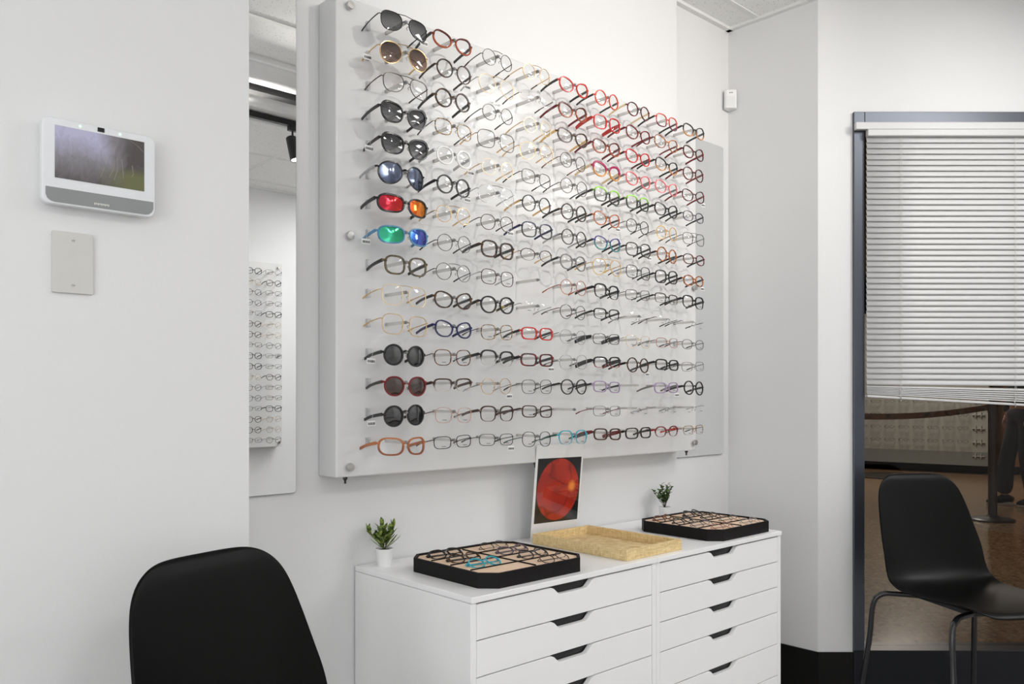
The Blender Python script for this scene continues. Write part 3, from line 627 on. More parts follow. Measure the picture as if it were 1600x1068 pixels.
T = """
1 1 nav F .0012 k k dk dG black aviator sunglasses with dark grey gradient lenses
2 1 avi F .0014 g g bn dg gold aviator sunglasses with brown lenses and barcode tag
3 1 nav F .0014 dm br c d black-topped navigator eyeglasses with brown temples
4 1 way F .0026 k k dk o black cat-eye sunglasses with studded temples
5 1 way F .0026 k k dk og black cat-eye sunglasses with a tag on the temple
6 1 avi F .0022 k s bm kw large black aviator sunglasses with blue-grey mirror lenses
7 1 wrap F .0030 k k rm w black sport sunglasses with red mirror lenses
8 1 wrap F .0024 bl bl gm wg blue sport sunglasses with green mirror lenses
9 1 sq F .0030 ol k c k olive-brown rectangular eyeglasses with black temples
10 1 big F .0013 pg g c d oversize square gold wire eyeglasses
11 1 big F .0013 g g c - oversize square gold eyeglasses with gold temples
12 1 rnd F .0036 k k gs kg black round sunglasses with a white paper tag
13 1 pan F .0026 dr dm bs - dark red round sunglasses with brown lenses
14 1 rnd F .0036 k k gs kg black round keyhole sunglasses below the red pair
15 1 wrap F .0030 cb cb c kw copper-brown wrap rectangular eyeglasses
1 2 cat F .0036 rb k c - thick red-brown butterfly eyeglasses
2 2 rnd F .0022 kt dm c o black and grey round eyeglasses with pointed corner
3 2 rnd F .0028 kt k c - dark speckled round eyeglasses
4 2 sq F .0018 gt k c - gold and tortoise squarish eyeglasses
5 2 pan F .0030 w s c - white translucent round eyeglasses
6 2 rnd F .0034 k k c kG thick black round keyhole eyeglasses
7 2 rnd F .0010 g g c d gold wire round eyeglasses with brow bar
8 2 rnd F .0009 dm k c t thin dark wire round eyeglasses, dark ear tips
9 2 rnd F .0009 dm k c d thin wire round eyeglasses with brow bar
10 2 cat F .0034 kt k c - thick black tortoise cat-eye eyeglasses
11 2 cat F .0034 nv nv c - navy blue cat-eye eyeglasses
12 2 sq F .0018 t k c m tortoise squarish eyeglasses with printed demo lens
13 2 rect H .0034 bf br c k brown browline eyeglasses fading to clear
14 2 sq F .0009 rg br c m rose-gold wire squarish eyeglasses
15 2 rect F .0014 k br c m slim black rectangular eyeglasses with tan temples
1 3 rnd F .0010 dm k c dt thin wire round eyeglasses with double bridge
2 3 avi F .0010 pg s c dg pale gold wire aviator eyeglasses with tag
3 3 rnd F .0010 dm k c t thin dark wire round eyeglasses
4 3 big F .0012 br g c - brown and gold oversize round eyeglasses
5 3 rnd F .0010 pg g c g pale gold wire round eyeglasses with barcode tag
6 3 avi F .0010 s s c dg silver wire aviator eyeglasses with tag
7 3 pan F .0013 br dm c G thin brown round eyeglasses with white tag
8 3 sq F .0032 kt k c - thick black tortoise square eyeglasses
9 3 sq F .0015 br s c m slim brown square eyeglasses
10 3 pan F .0030 k yt c - black round eyeglasses with yellow temple ends
11 3 sq F .0016 gt k c m gold and tortoise square eyeglasses
12 3 sq H .0032 kf k c - black eyeglasses fading to clear below
13 3 rnd F .0009 g s c G thin gold round eyeglasses with hanging tag
14 3 sq B .0034 br br c - dark brown half-rim browline eyeglasses
15 3 rect F .0011 k k c mG thin black rectangular wire eyeglasses
1 4 rnd F .0010 g g c dt gold wire round eyeglasses above the rimless pair
2 4 nav N .0010 pg dm c - rimless aviator eyeglasses with dark hinges
3 4 rnd F .0009 pg g c - very pale gold round wire eyeglasses
4 4 avi F .0009 g g c - very thin gold oversize eyeglasses
5 4 sq F .0012 dm k c - dark wire squarish eyeglasses
6 4 rnd F .0020 k g c - black round eyeglasses with gold temples
7 4 sq F .0024 nk nv c - navy and black squarish eyeglasses
8 4 oval H .0018 br g c - dark-topped oval wire eyeglasses, gold temple
10 4 oval N .0010 s s c m clear rimless eyeglasses with printed lenses
11 4 rect F .0026 r k c - bright red rectangular eyeglasses with black temples
12 4 rect F .0030 rk k c G dark red and black rectangular eyeglasses with tag
13 4 sq F .0010 dm k c mt thin dark wire square eyeglasses
14 4 rect F .0020 br br c m slim brown rectangular eyeglasses
15 4 hex F .0012 k dg c m thin black wire hexagonal eyeglasses, dark sides
1 5 cat F .0026 r k c - bright red cat-eye eyeglasses, black temples
2 5 cat F .0026 rb dr c o red-brown cat-eye eyeglasses with patterned temples
3 5 cat F .0026 kt g c - black tortoise cat-eye eyeglasses, gold hinges
4 5 rnd F .0013 dm t c m thin black round eyeglasses with tortoise temples
5 5 rnd F .0014 dm k c - thin black and gold round eyeglasses
6 5 rnd F .0024 kt k c - speckled black round eyeglasses
7 5 rnd F .0020 dm s c - dark grey round eyeglasses, silver temple
8 5 pan F .0024 gy k c - charcoal round eyeglasses with black temples
9 5 rnd F .0012 cu cu c - copper wire round eyeglasses
10 5 pan F .0012 dm rk c m thin dark round eyeglasses with red temple
11 5 pan F .0009 s k c m thin silver wire round eyeglasses, black temple
12 5 hex F .0009 s k c - pale silver wire eyeglasses
13 5 pan F .0022 k k c m black round eyeglasses with red nose pads
15 5 sq H .0022 tb dg c m teal-topped browline eyeglasses
1 6 rnd F .0022 ro k c - orange-red round eyeglasses with black temples
2 6 sq F .0026 r r c T red squarish eyeglasses with broad red temples
3 6 cat F .0028 rb dr c - brown-red butterfly eyeglasses
4 6 cat F .0030 mg pg c u magenta cat-eye eyeglasses fading to amber
5 6 sq F .0026 gk k c - lime green and black square eyeglasses
6 6 cat F .0022 oy k c G orange-brown cat-eye eyeglasses with tag
7 6 cat F .0024 pt k c - purple and teal cat-eye eyeglasses
8 6 avi F .0014 yg yg c dm yellow-gold aviator eyeglasses
9 6 sq B .0032 k k c m black browline eyeglasses with clear lower rim
10 6 rect B .0024 k k c m slim black browline eyeglasses
11 6 rect F .0014 k k c Tm thin black rectangular eyeglasses, broad black temples
12 6 rect H .0030 bz k c T black and red half-rim rectangular eyeglasses
13 6 rect F .0022 li k c m lilac rectangular eyeglasses
14 6 rect F .0011 gy dr c m thin grey rectangular eyeglasses, dark red temple
15 6 rect F .0036 br dr c T thick dark brown rectangular eyeglasses
1 7 pan F .0022 rk pg c - dark red round eyeglasses
2 7 cat F .0024 dr dr c - dark red cat-eye eyeglasses
3 7 cat F .0024 r rk c - red cat-eye eyeglasses, dark temples
4 7 cat F .0024 pk gy c - coral pink cat-eye eyeglasses
5 7 sq F .0026 gk k c g lime and black square eyeglasses with tag
6 7 pan F .0018 k k c - slim black round eyeglasses
7 7 sq F .0022 k k c G black squarish eyeglasses with tag
8 7 sq F .0018 k k c m slim black square eyeglasses
9 7 rect F .0013 dm k c m thin dark rectangular wire eyeglasses
10 7 hex N .0010 s gy c m clear rimless eyeglasses, grey temples
11 7 sq F .0009 pg s c m very thin pale gold eyeglasses
12 7 rnd F .0024 kt k c G black round eyeglasses with amber hinges
14 7 rect N .0010 s s c m rimless rectangular eyeglasses
15 7 rect F .0034 k k c - thick black rectangular eyeglasses
1 8 sq F .0022 rm k c - coral and plum squarish eyeglasses
2 8 cat F .0020 ta dr c - amber tortoise cat-eye eyeglasses
3 8 cat F .0024 am k c - black and amber cat-eye eyeglasses
4 8 cat F .0022 pk gy c - pink squarish eyeglasses
5 8 cat F .0026 k k c - black cat-eye eyeglasses
6 8 rnd F .0018 yg k c m golden yellow round eyeglasses
7 8 rnd F .0024 ta k c - amber tortoise round eyeglasses
8 8 sq F .0024 k k c - black square eyeglasses
9 8 rect B .0020 dm k c m dark half-rim wire eyeglasses
10 8 oval N .0010 s k c m clear rimless eyeglasses, black temples
11 8 rect F .0011 cu k c m thin copper rectangular eyeglasses
12 8 rect F .0036 k k c - thick glossy black rectangular eyeglasses
13 8 rect F .0024 li gy c mG lilac rectangular eyeglasses with tag
14 8 rect N .0010 s gy c m rimless rectangular eyeglasses, grey temples
15 8 oval H .0026 dr r c - dark red half-rim oval eyeglasses
1 9 cat F .0024 am k c - black and amber cat-eye eyeglasses, highest at right
2 9 cat F .0026 rk dr c - dark cherry cat-eye eyeglasses
3 9 pan F .0024 rk dr c - red-black round eyeglasses
4 9 cat F .0022 rk dr c G red-black oval eyeglasses
5 9 oval F .0020 gp k c - grey-purple oval eyeglasses
6 9 sq F .0013 dm k c d thin dark squarish wire eyeglasses
7 9 oval F .0022 rk k c - dark brown oval eyeglasses
8 9 oval F .0026 ta k c G orange tortoise eyeglasses with hanging tag
9 9 sq B .0030 k k c m black browline eyeglasses, clear below
10 9 sq N .0010 s k c m large rimless eyeglasses, black temples
11 9 oval F .0012 dm k c m thin dark oval wire eyeglasses
12 9 rect F .0011 gy k c m thin grey rectangular wire eyeglasses
13 9 rnd F .0034 k k c m thick black round eyeglasses
14 9 rect N .0010 s s c m rimless eyeglasses above the last pair
15 9 rect H .0018 gt k c m thin black half-rim eyeglasses, amber hinge
"""
ORD = ['', 'first', 'second', 'third', 'fourth', 'fifth', 'sixth', 'seventh', 'eighth', 'ninth']
ROWN = ['', 'top row', 'row two', 'row three', 'row four', 'row five', 'row six', 'row seven', 'row eight', 'row nine', 'row ten', 'row eleven', 'row twelve', 'row thirteen', 'row fourteen', 'bottom row']
rg = random.Random(3)
for line in T.strip().split('\n'):
    p = line.split(' ', 9); r, c = int(p[0]), int(p[1]); look = p[9]
    sun = p[7] != 'c'
    lab = look+', '+('%s, %s column' % (ROWN[r], ORD[c]))
    words = lab.split()
    assert len(words) <= 16, lab
    loc = (PX0+(c-1)*PDX+rg.uniform(-.003, .003), 1.7235, ZR0-(r-1)*DZR+rg.uniform(-.0015, .0015))
    sc = 1.0 if sun else .965
    if c == 1: sc *= 1.04
    spectacles('sunglasses' if sun else 'eyeglasses', loc, lab, 'sunglasses' if sun else 'glasses', p[2], p[3], float(p[4]), FM[p[5]], FM[p[6]], LN[p[7]], p[8],
               rot=(rg.uniform(-.05, .02), rg.uniform(-.035, .035), rg.uniform(-.05, .05)), group='sunglasses on the display board' if sun else 'eyeglasses on the display board', scale=sc)

# ------------------------------------------------------------------ things on the cabinets
def glasses_tray(x0, x1, y0, y1, label, ch=.036):
    cx, cy = (x0+x1)/2, (y0+y1)/2; hx, hy = (x1-x0)/2, (y1-y0)/2
    r = empty('glasses_tray', (cx, cy, ZT), label, 'tray')
    def octo(q, c): return [(-hx+q+c, -hy+q), (hx-q-c, -hy+q), (hx-q, -hy+q+c), (hx-q, hy-q-c), (hx-q-c, hy-q), (-hx+q+c, hy-q), (-hx+q, hy-q-c), (-hx+q, -hy+q+c)]
    o1, o2 = octo(0, ch), octo(.006, ch-.002)
    bm = bmesh.new(); prism(bm, o1, .0003, .026)
    a0 = [bm.verts.new((*p, .026)) for p in o1]; a1 = [bm.verts.new((*p, .036)) for p in o1]
    b0 = [bm.verts.new((*p, .026)) for p in o2]; b1 = [bm.verts.new((*p, .036)) for p in o2]
    for i in range(8):
        j = (i+1) % 8; bm.faces.new((a0[i], a0[j], a1[j], a1[i])); bm.faces.new((a1[i], a1[j], b1[j], b1[i])); bm.faces.new((b1[i], b1[j], b0[j], b0[i]))
    finish('tray_body', bm, M_fabric, r)
    bm = bmesh.new(); prism(bm, octo(.0065, ch-.002), .0262, .0312); finish('felt_liner', bm, M_felt, r)
    hy2 = hy-.008
    for k in (1, 2, 3):
        y = -hy2+2*hy2*k/4
        bm = bmesh.new(); box(bm, -hx+.02, hx-.02, y-.0009, y+.0009, .0315, .0345); finish('divider', bm, M_fabric, r)
    bm = bmesh.new(); box(bm, -.0009, .0009, -hy2+.012, hy2-.012, .0315, .0346); finish('divider', bm, M_fabric, r)
    return r, cx, cy, hx, hy2
def folded(cx, cy, hx, hy2, col, row, shape, rim, t, f, tm, label, grp):
    x = cx+(-.5 if col == 0 else .5)*hx*.96; y = cy-hy2+2*hy2*(row+.5)/4
    z = ZT+.0425
    return spectacles('eyeglasses', (x, y-.004, z), label, 'glasses', shape, rim, t, FM[f], FM[tm], LN['c'], '', rot=(-math.radians(64), 0, rg.uniform(-.04, .04)), group=grp, fold=True, scale=.80)
r1, cx, cy, hx, hy2 = glasses_tray(1.262, 1.612, 1.441, 1.765, 'black eight-compartment glasses tray with beige felt, nearest the left plant')
G1 = 'folded glasses in the left black tray'
for col, row, sh, t, f, tm, l in ((0, 3, 'sq', .0028, 'k', 'k', 'black squarish folded glasses in back left cell of left black tray'), (0, 2, 'pan', .0026, 'kt', 'k', 'dark speckled round folded glasses in left black tray'),
    (0, 1, 'pan', .0026, 'tb', 'tb', 'teal blue folded glasses in the left black tray'), (1, 3, 'rnd', .0014, 'dm', 'k', 'thin dark round folded glasses at the back right of left black tray'),
    (1, 2, 'cat', .0024, 'gp', 'gp', 'grey-purple cat-eye folded glasses in left black tray'), (1, 1, 'rnd', .0022, 'k', 'k', 'black round folded glasses in right half of left black tray'),
    (1, 0, 'pan', .0018, 'br', 'br', 'slim brown folded glasses in front right cell of left black tray')):
    folded(cx, cy, hx, hy2, col, row, sh, 'F', t, f, tm, l, G1)
r2, cx, cy, hx, hy2 = glasses_tray(2.19, 2.528, 1.437, 1.755, 'black eight-compartment glasses tray with beige felt, beside the right plant')
G2 = 'folded glasses in the right black tray'
for col, row, sh, t, f, tm, l in ((0, 3, 'pan', .0022, 't', 't', 'tortoise folded glasses in the back left cell of right black tray'), (1, 3, 'rnd', .0028, 'k', 'k', 'thick black round folded glasses at the back of right black tray'),
    (0, 2, 'rnd', .0022, 'k', 'k', 'black round folded glasses in left half of right black tray'), (1, 2, 'pan', .0020, 'kt', 'k', 'dark speckled folded glasses in right half of right black tray'),
    (0, 1, 'sq', .0016, 'gp', 'gp', 'slim grey-purple folded glasses in the right black tray'), (1, 1, 'sq', .0012, 'dm', 'dm', 'thin dark wire folded glasses in right black tray'),
    (0, 0, 'pan', .0012, 'cu', 'cu', 'copper wire folded glasses in front left cell of right black tray'), (1, 0, 'pan', .0012, 's', 's', 'silver wire folded glasses in front right cell of right black tray')):
    folded(cx, cy, hx, hy2, col, row, sh, 'F', t, f, tm, l, G2)
# woven tray
x0, x1, y0, y1, hz, th = 1.764, 2.016, 1.442, 1.808, .031, .011
bm = bmesh.new(); X0, X1, Y0, Y1 = -(x1-x0)/2, (x1-x0)/2, -(y1-y0)/2, (y1-y0)/2
box(bm, X0+th, X1-th, Y0+th, Y1-th, .0003, .006)
pts = [((X0, Y0), (X1, Y0), (X1, Y1), (X0, Y1)), ((X0+th, Y0+th), (X1-th, Y0+th), (X1-th, Y1-th), (X0+th, Y1-th))]
o0 = [bm.verts.new((*p, .0003)) for p in pts[0]]; o1 = [bm.verts.new((*p, hz)) for p in pts[0]]; i0 = [bm.verts.new((*p, .0003)) for p in pts[1]]; i1 = [bm.verts.new((*p, hz)) for p in pts[1]]
for i in range(4):
    j = (i+1) % 4
    for q in ((o0[i], o0[j], o1[j], o1[i]), (o1[i], o1[j], i1[j], i1[i]), (i1[i], i1[j], i0[j], i0[i]), (i0[i], i0[j], o0[j], o0[i])): bm.faces.new(q)
tag(finish('woven_tray', bm, M_woven, loc=((x0+x1)/2, (y0+y1)/2, ZT), bevel=.001), 'empty tan woven tray between the two black trays', 'tray')

# potted plants
def leaf(bm, base, d, L, W, up):
    d = d.normalized(); s = d.cross(up).normalized(); nn = s.cross(d).normalized()
    N = 5; rows = []
    for i in range(N+1):
        t = i/N; wv = W*math.sin(PI*min(1, t*.92+.06))**.8*(1 if t < 1 else 0); c = base+d*L*t+nn*(L*.16*t*t)
        rows.append((bm.verts.new(c-s*wv/2+nn*wv*.18), bm.verts.new(c), bm.verts.new(c+s*wv/2+nn*wv*.18)))
    for i in range(N):
        for k in (0, 1): bm.faces.new((rows[i][k], rows[i][k+1], rows[i+1][k+1], rows[i+1][k]))
def pot(root, r, h):
    bm = bmesh.new(); lathe(bm, [(r*.80, 0), (r*.97, h*.86), (r*1.03, h*.87), (r*1.03, h), (r*.93, h), (r*.91, h*.88), (r*.5, h*.875)], 32)
    finish('pot', bm, mat('white_ceramic', (.80, .80, .79), .3), root, smooth=False)
    bm = bmesh.new(); lathe(bm, [(r*.905, h*.84), (r*.9, h*.9), (r*.3, h*.93)], 20); finish('soil', bm, M_soil, root)
rp = random.Random(11)
root = empty('potted_plant', (1.252, 1.845, ZT), 'small plant with long pointed green leaves in white pot, left end of cabinets', 'plant')
pot(root, .0235, .046)
st = bmesh.new(); fo = bmesh.new()
for (bx, bz_, hgt) in ((-.026, .03, .040), (-.006, .0, .052), (.020, .0, .042), (.008, -.012, .038), (-.016, -.012, .034), (.0, .014, .05)):
    tip = Vector((bx, bz_*.6, .046+hgt)); mid = Vector((bx*.45, bz_*.3, .046+hgt*.45))
    tube(st, [(0, 0, .040), mid, tip], .0009, 5)
    for q in range(13):
        t = .25+.75*q/12; b0 = Vector((0, 0, .042)).lerp(tip, t); az = q*2.4+bx*50
        sp = 1.0 if q < 10 else .45
        dv = Vector((math.cos(az)*sp, math.sin(az)*sp, .95 if q < 10 else 1.5)); leaf(fo, b0, dv, rp.uniform(.020, .028), .0082, Vector((0, 0, 1)))
for az in (PI*1.0, PI*.05, PI*1.85, PI*1.2):
    leaf(fo, Vector((.004*math.cos(az), .004*math.sin(az), .046)), Vector((math.cos(az), math.sin(az)*.8, .7)), .04, .006, Vector((0, 0, 1)))
for q in (finish('stem', st, M_stem, root), finish('foliage', fo, M_leaf, root, smooth=True)): q.scale = (1.4, 1.4, 1.12); q.location = (0, 0, -.005)
root = empty('potted_plant', (2.47, 1.842, ZT), 'small plant with tiny round dark green leaves in white pot, behind right tray', 'plant')
pot(root, .0225, .045)
st = bmesh.new(); fo = bmesh.new()
for k in range(13):
    az = k*2.399; rr = .008+.030*((k % 5)/4); tip = Vector((math.cos(az)*rr, math.sin(az)*rr, .046+rp.uniform(.045, .075)*(1.05-rr*6)))
    tube(st, [(0, 0, .040), tip*.5+Vector((0, 0, .02)), tip], .0007, 4)
    for q in range(9):
        t = .3+.7*q/8; b0 = Vector((0, 0, .044)).lerp(tip, t); a2 = q*2.4+k
        leaf(fo, b0, Vector((math.cos(a2), math.sin(a2), .5)), .0115, .0095, Vector((0, 0, 1)))
for q in (finish('stem', st, M_stem, root), finish('foliage', fo, M_leafd, root, smooth=True)): q.scale = (1.25, 1.25, 1.1); q.location = (0, 0, -.004)

# printed photo of an eye retina, leaning against the board
def retina():
    m = mat('retina_print', (.4, .05, .02), .22); nt = m.node_tree; N = nt.nodes; Lk = nt.links; b = N['Principled BSDF']
    tc = N.new('ShaderNodeTexCoord'); sx = N.new('ShaderNodeSeparateXYZ'); Lk.new(tc.outputs['Object'], sx.inputs[0])
    def mth(op, a_, b_=None, c_=None):
        n = N.new('ShaderNodeMath'); n.operation = op
        for i, v in enumerate((a_, b_, c_)):
            if v is None: continue
            if isinstance(v, (int, float)): n.inputs[i].default_value = v
            else: Lk.new(v, n.inputs[i])
        return n.outputs[0]
    def dist(cx, cz, ax, az):
        u = mth('DIVIDE', mth('SUBTRACT', sx.outputs['X'], cx), ax); v = mth('DIVIDE', mth('SUBTRACT', sx.outputs['Z'], cz), az)
        return mth('SQRT', mth('ADD', mth('MULTIPLY', u, u), mth('MULTIPLY', v, v)))
    disc = dist(0, .155, .094, .098)
    nz = N.new('ShaderNodeTexNoise'); nz.inputs['Scale'].default_value = 14; nz.inputs['Detail'].default_value = 5; Lk.new(tc.outputs['Object'], nz.inputs['Vector'])
    rp_ = N.new('ShaderNodeValToRGB'); e = rp_.color_ramp.elements; e[0].position = .3; e[0].color = (*S(142, 22, 12), 1); e[1].position = .7; e[1].color = (*S(192, 52, 28), 1); Lk.new(nz.outputs['Fac'], rp_.inputs['Fac'])
    # vessels radiating from the optic disc
    dd = dist(.058, .165, 1, 1)
    ang = mth('ARCTAN2', mth('SUBTRACT', sx.outputs['Z'], .165), mth('SUBTRACT', sx.outputs['X'], .058))
    wob = mth('ADD', mth('MULTIPLY', ang, 2.6), mth('MULTIPLY', nz.outputs['Fac'], 5.0))
    ves = mth('POWER', mth('ABSOLUTE', mth('SINE', mth('ADD', wob, mth('MULTIPLY', dd, 18)))), 40)
    mv = N.new('ShaderNodeMix'); mv.data_type = 'RGBA'; Lk.new(mth('MULTIPLY', ves, .7), mv.inputs['Factor']); Lk.new(rp_.outputs['Color'], mv.inputs['A']); mv.inputs['B'].default_value = (*S(110, 14, 12), 1)
    bright = N.new('ShaderNodeMapRange'); bright.inputs['From Min'].default_value = 1.0; bright.inputs['From Max'].default_value = .35; Lk.new(dist(.062, .162, .02, .022), bright.inputs['Value'])
    m2 = N.new('ShaderNodeMix'); m2.data_type = 'RGBA'; Lk.new(bright.outputs[0], m2.inputs['Factor']); Lk.new(mv.outputs['Result'], m2.inputs['A']); m2.inputs['B'].default_value = (*S(240, 140, 60), 1)
    mac = N.new('ShaderNodeMapRange'); mac.inputs['From Min'].default_value = 1.0; mac.inputs['From Max'].default_value = .2; mac.inputs['To Max'].default_value = .45; Lk.new(dist(-.004, .150, .022, .022), mac.inputs['Value'])
    m3 = N.new('ShaderNodeMix'); m3.data_type = 'RGBA'; Lk.new(mac.outputs[0], m3.inputs['Factor']); Lk.new(m2.outputs['Result'], m3.inputs['A']); m3.inputs['B'].default_value = (*S(96, 18, 12), 1)
    ins = N.new('ShaderNodeMath'); ins.operation = 'LESS_THAN'; Lk.new(disc, ins.inputs[0]); ins.inputs[1].default_value = 1.0
    m4 = N.new('ShaderNodeMix'); m4.data_type = 'RGBA'; Lk.new(ins.outputs[0], m4.inputs['Factor']); m4.inputs['A'].default_value = (.008, .008, .008, 1); Lk.new(m3.outputs['Result'], m4.inputs['B'])
    Lk.new(m4.outputs['Result'], b.inputs['Base Color']); return m
lean = math.atan2(-.030, .297)       # top nearer the room
pr = empty('retina_print', (1.888, 1.836, ZT+.0006), 'white sheet printed with a red round retina photo, behind the woven tray', 'picture', rot=(-lean*1 if False else .098, 0, 0))
bm = bmesh.new(); slab(bm, [(-.107, 0), (.107, 0), (.107, .299), (-.107, .299)], -.0004, .0004); finish('sheet', bm, M_paper, pr)
bm = bmesh.new(); slab(bm, [(-.097, .054), (.099, .050), (.099, .254), (-.097, .257)], -.0007, -.0004); finish('printed_photo', bm, retina(), pr)
bm = bmesh.new(); slab(bm, [(-.109, 0), (.109, 0), (.109, .302), (-.109, .302)], -.0018, -.0014); finish('clear_sleeve', bm, glass_mat('sleeve_clear', (.99, .99, .99), .0, .03, solid=True), pr)

# ------------------------------------------------------------------ wall devices
def screen_mat():
    m = bpy.data.materials.new('screen_picture'); m.use_nodes = True; nt = m.node_tree; N = nt.nodes; Lk = nt.links; b = N['Principled BSDF']
    b.inputs['Base Color'].default_value = (.02, .02, .022, 1); b.inputs['Roughness'].default_value = .08
    tc = N.new('ShaderNodeTexCoord'); mp = N.new('ShaderNodeMapping'); mp.inputs['Scale'].default_value = (60, 1, 34); Lk.new(tc.outputs['Object'], mp.inputs[0])
    nz = N.new('ShaderNodeTexNoise'); nz.inputs['Scale'].default_value = 1.0; nz.inputs['Detail'].default_value = 6; nz.inputs['Distortion'].default_value = 1.5; Lk.new(mp.outputs[0], nz.inputs['Vector'])
    sx = N.new('ShaderNodeSeparateXYZ'); Lk.new(tc.outputs['Object'], sx.inputs[0])
    def mr(sock, a_, b_):
        n = N.new('ShaderNodeMapRange'); n.inputs['From Min'].default_value = a_; n.inputs['From Max'].default_value = b_; Lk.new(sock, n.inputs['Value']); return n.outputs[0]
    gx, gz = mr(sx.outputs['X'], -.01, .05), mr(sx.outputs['Z'], .055, -.035)
    ad = N.new('ShaderNodeMath'); ad.operation = 'MAXIMUM'; Lk.new(gx, ad.inputs[0]); Lk.new(gz, ad.inputs[1])
    rpA = N.new('ShaderNodeValToRGB'); e = rpA.color_ramp.elements; e[0].color = (*S(156, 154, 176), 1); e[1].color = (*S(66, 60, 58), 1); k = e.new(.5); k.color = (*S(112, 109, 114), 1)
    s2 = N.new('ShaderNodeMath'); s2.operation = 'MULTIPLY_ADD'; Lk.new(nz.outputs['Fac'], s2.inputs[0]); s2.inputs[1].default_value = .5; s2.inputs[2].default_value = -.25
    s3 = N.new('ShaderNodeMath'); s3.operation = 'ADD'; Lk.new(ad.outputs[0], s3.inputs[0]); Lk.new(s2.outputs[0], s3.inputs[1]); Lk.new(s3.outputs[0], rpA.inputs['Fac'])
    gr = N.new('ShaderNodeMix'); gr.data_type = 'RGBA'; gn = N.new('ShaderNodeMath'); gn.operation = 'MULTIPLY'; Lk.new(mr(sx.outputs['Z'], .012, -.004), gn.inputs[0]); Lk.new(gx, gn.inputs[1])
    Lk.new(gn.outputs[0], gr.inputs['Factor']); Lk.new(rpA.outputs['Color'], gr.inputs['A']); gr.inputs['B'].default_value = (*S(86, 88, 54), 1)
    Lk.new(gr.outputs['Result'], b.inputs['Emission Color']); b.inputs['Emission Strength'].default_value = 1.15; return m
dv = empty('control_panel', (.4975, YL, 1.582), 'white wall touch panel with lit landscape screen above the blank plate', 'touch panel')
hx, z0, z1 = .0995, -.078, .079
bm = bmesh.new(); slab(bm, rrect(-hx+.006, hx-.006, z0+.006, z1-.006, .012), -.014, -.0005); finish('back_housing', bm, M_white, dv)
bm = bmesh.new(); slab(bm, rrect(-hx, hx, z0, z1, .014, 8), -.030, -.014); finish('body', bm, mat('panel_white', S(226, 228, 230), .2), dv, bevel=.0025)
so = finish('screen', B(slab, [(-.0785, -.030), (.0785, -.030), (.0785, .0655), (-.0785, .0655)], -.0306, -.030), screen_mat(), dv)
# pale tree trunks in the screen picture
mt_ = bpy.data.materials.new('screen_trunks'); mt_.use_nodes = True; bb = mt_.node_tree.nodes['Principled BSDF']; bb.inputs['Base Color'].default_value = (.02, .02, .02, 1)
bb.inputs['Emission Color'].default_value = (*S(150, 138, 130), 1); bb.inputs['Emission Strength'].default_value = .6
bm = bmesh.new()
for pa in ([(.024, .020), (.022, .002), (.014, -.014)], [(.029, .026), (.029, .002), (.023, -.018)], [(.037, .024), (.039, .002), (.040, -.012)], [(.056, .016), (.058, .0), (.055, -.006)], [(.006, .004), (-.001, -.016)], [(.05, .064), (.066, .056), (.077, .046)]):
    for i in range(len(pa)-1):
        (xa, za), (xb, zb) = pa[i], pa[i+1]; wq = .0007
        vs = [bm.verts.new((xa-wq, -.0003, za)), bm.verts.new((xa+wq, -.0003, za)), bm.verts.new((xb+wq*.6, -.0003, zb)), bm.verts.new((xb-wq*.6, -.0003, zb))]; bm.faces.new(vs)
so2 = finish('screen_highlights', bm, mt_, so); so2.location = (0, -.0306, 0)
bm = bmesh.new(); pts = [(-.0935, -.048)]+[(-.0935+.0015*0, -.062), (-.0905, -.069), (-.085, -.073), (-.079, -.0745), (.081, -.0745), (.087, -.073), (.092, -.069), (.0955, -.062), (.0955, -.048)]
slab(bm, pts, -.0308, -.0295); sg = finish('speaker_grille', bm, mat('grille_grey', S(150, 152, 152), .8, bump=(1500, .6, .15)), dv)
bm = bmesh.new()
for q in range(9): box(bm, -.012+q*.003, -.0098+q*.003, -.0313, -.0309, -.0685 if q % 2 else -.0695, -.0655)
finish('logo', bm, mat('logo_grey', S(214, 214, 210), .5), sg)
finish('camera_eye', B(slab, [(-.006, .0685), (.006, .0685), (.006, .0765), (-.006, .0765)], -.0308, -.0295), M_gblack, dv)
for x in (-.036, .034):
    bm = bmesh.new(); lathe(bm, [(.0022, 0), (.0022, .0006), (.001, .0009)], 14); o = finish('status_light', bm, M_led, dv, loc=(x, -.0300, .0715)); o.rotation_euler = (PI/2, 0, 0)
pl = empty('blank_wall_plate', (.456, YL, 1.4035), 'almond blank wall plate with two screws below the touch panel', 'wall plate')
bm = bmesh.new(); slab(bm, rrect(-.035, .035, -.0565, .0565, .002, 3), -.006, -.0003); finish('plate', bm, M_plate, pl, bevel=.003)
for z in (-.0415, .0415):
    bm = bmesh.new(); lathe(bm, [(.0033, 0), (.0033, .0008), (.0015, .0016)], 16); o = finish('screw', bm, M_plate, pl, loc=(0, -.006, z)); o.rotation_euler = (PI/2, 0, 0)
    bm = bmesh.new(); box(bm, -.0028, .0028, -.0004, .0004, .0012, .0018); q = finish('slot', bm, mat('slot_grey', (.15, .15, .15), .6), o)
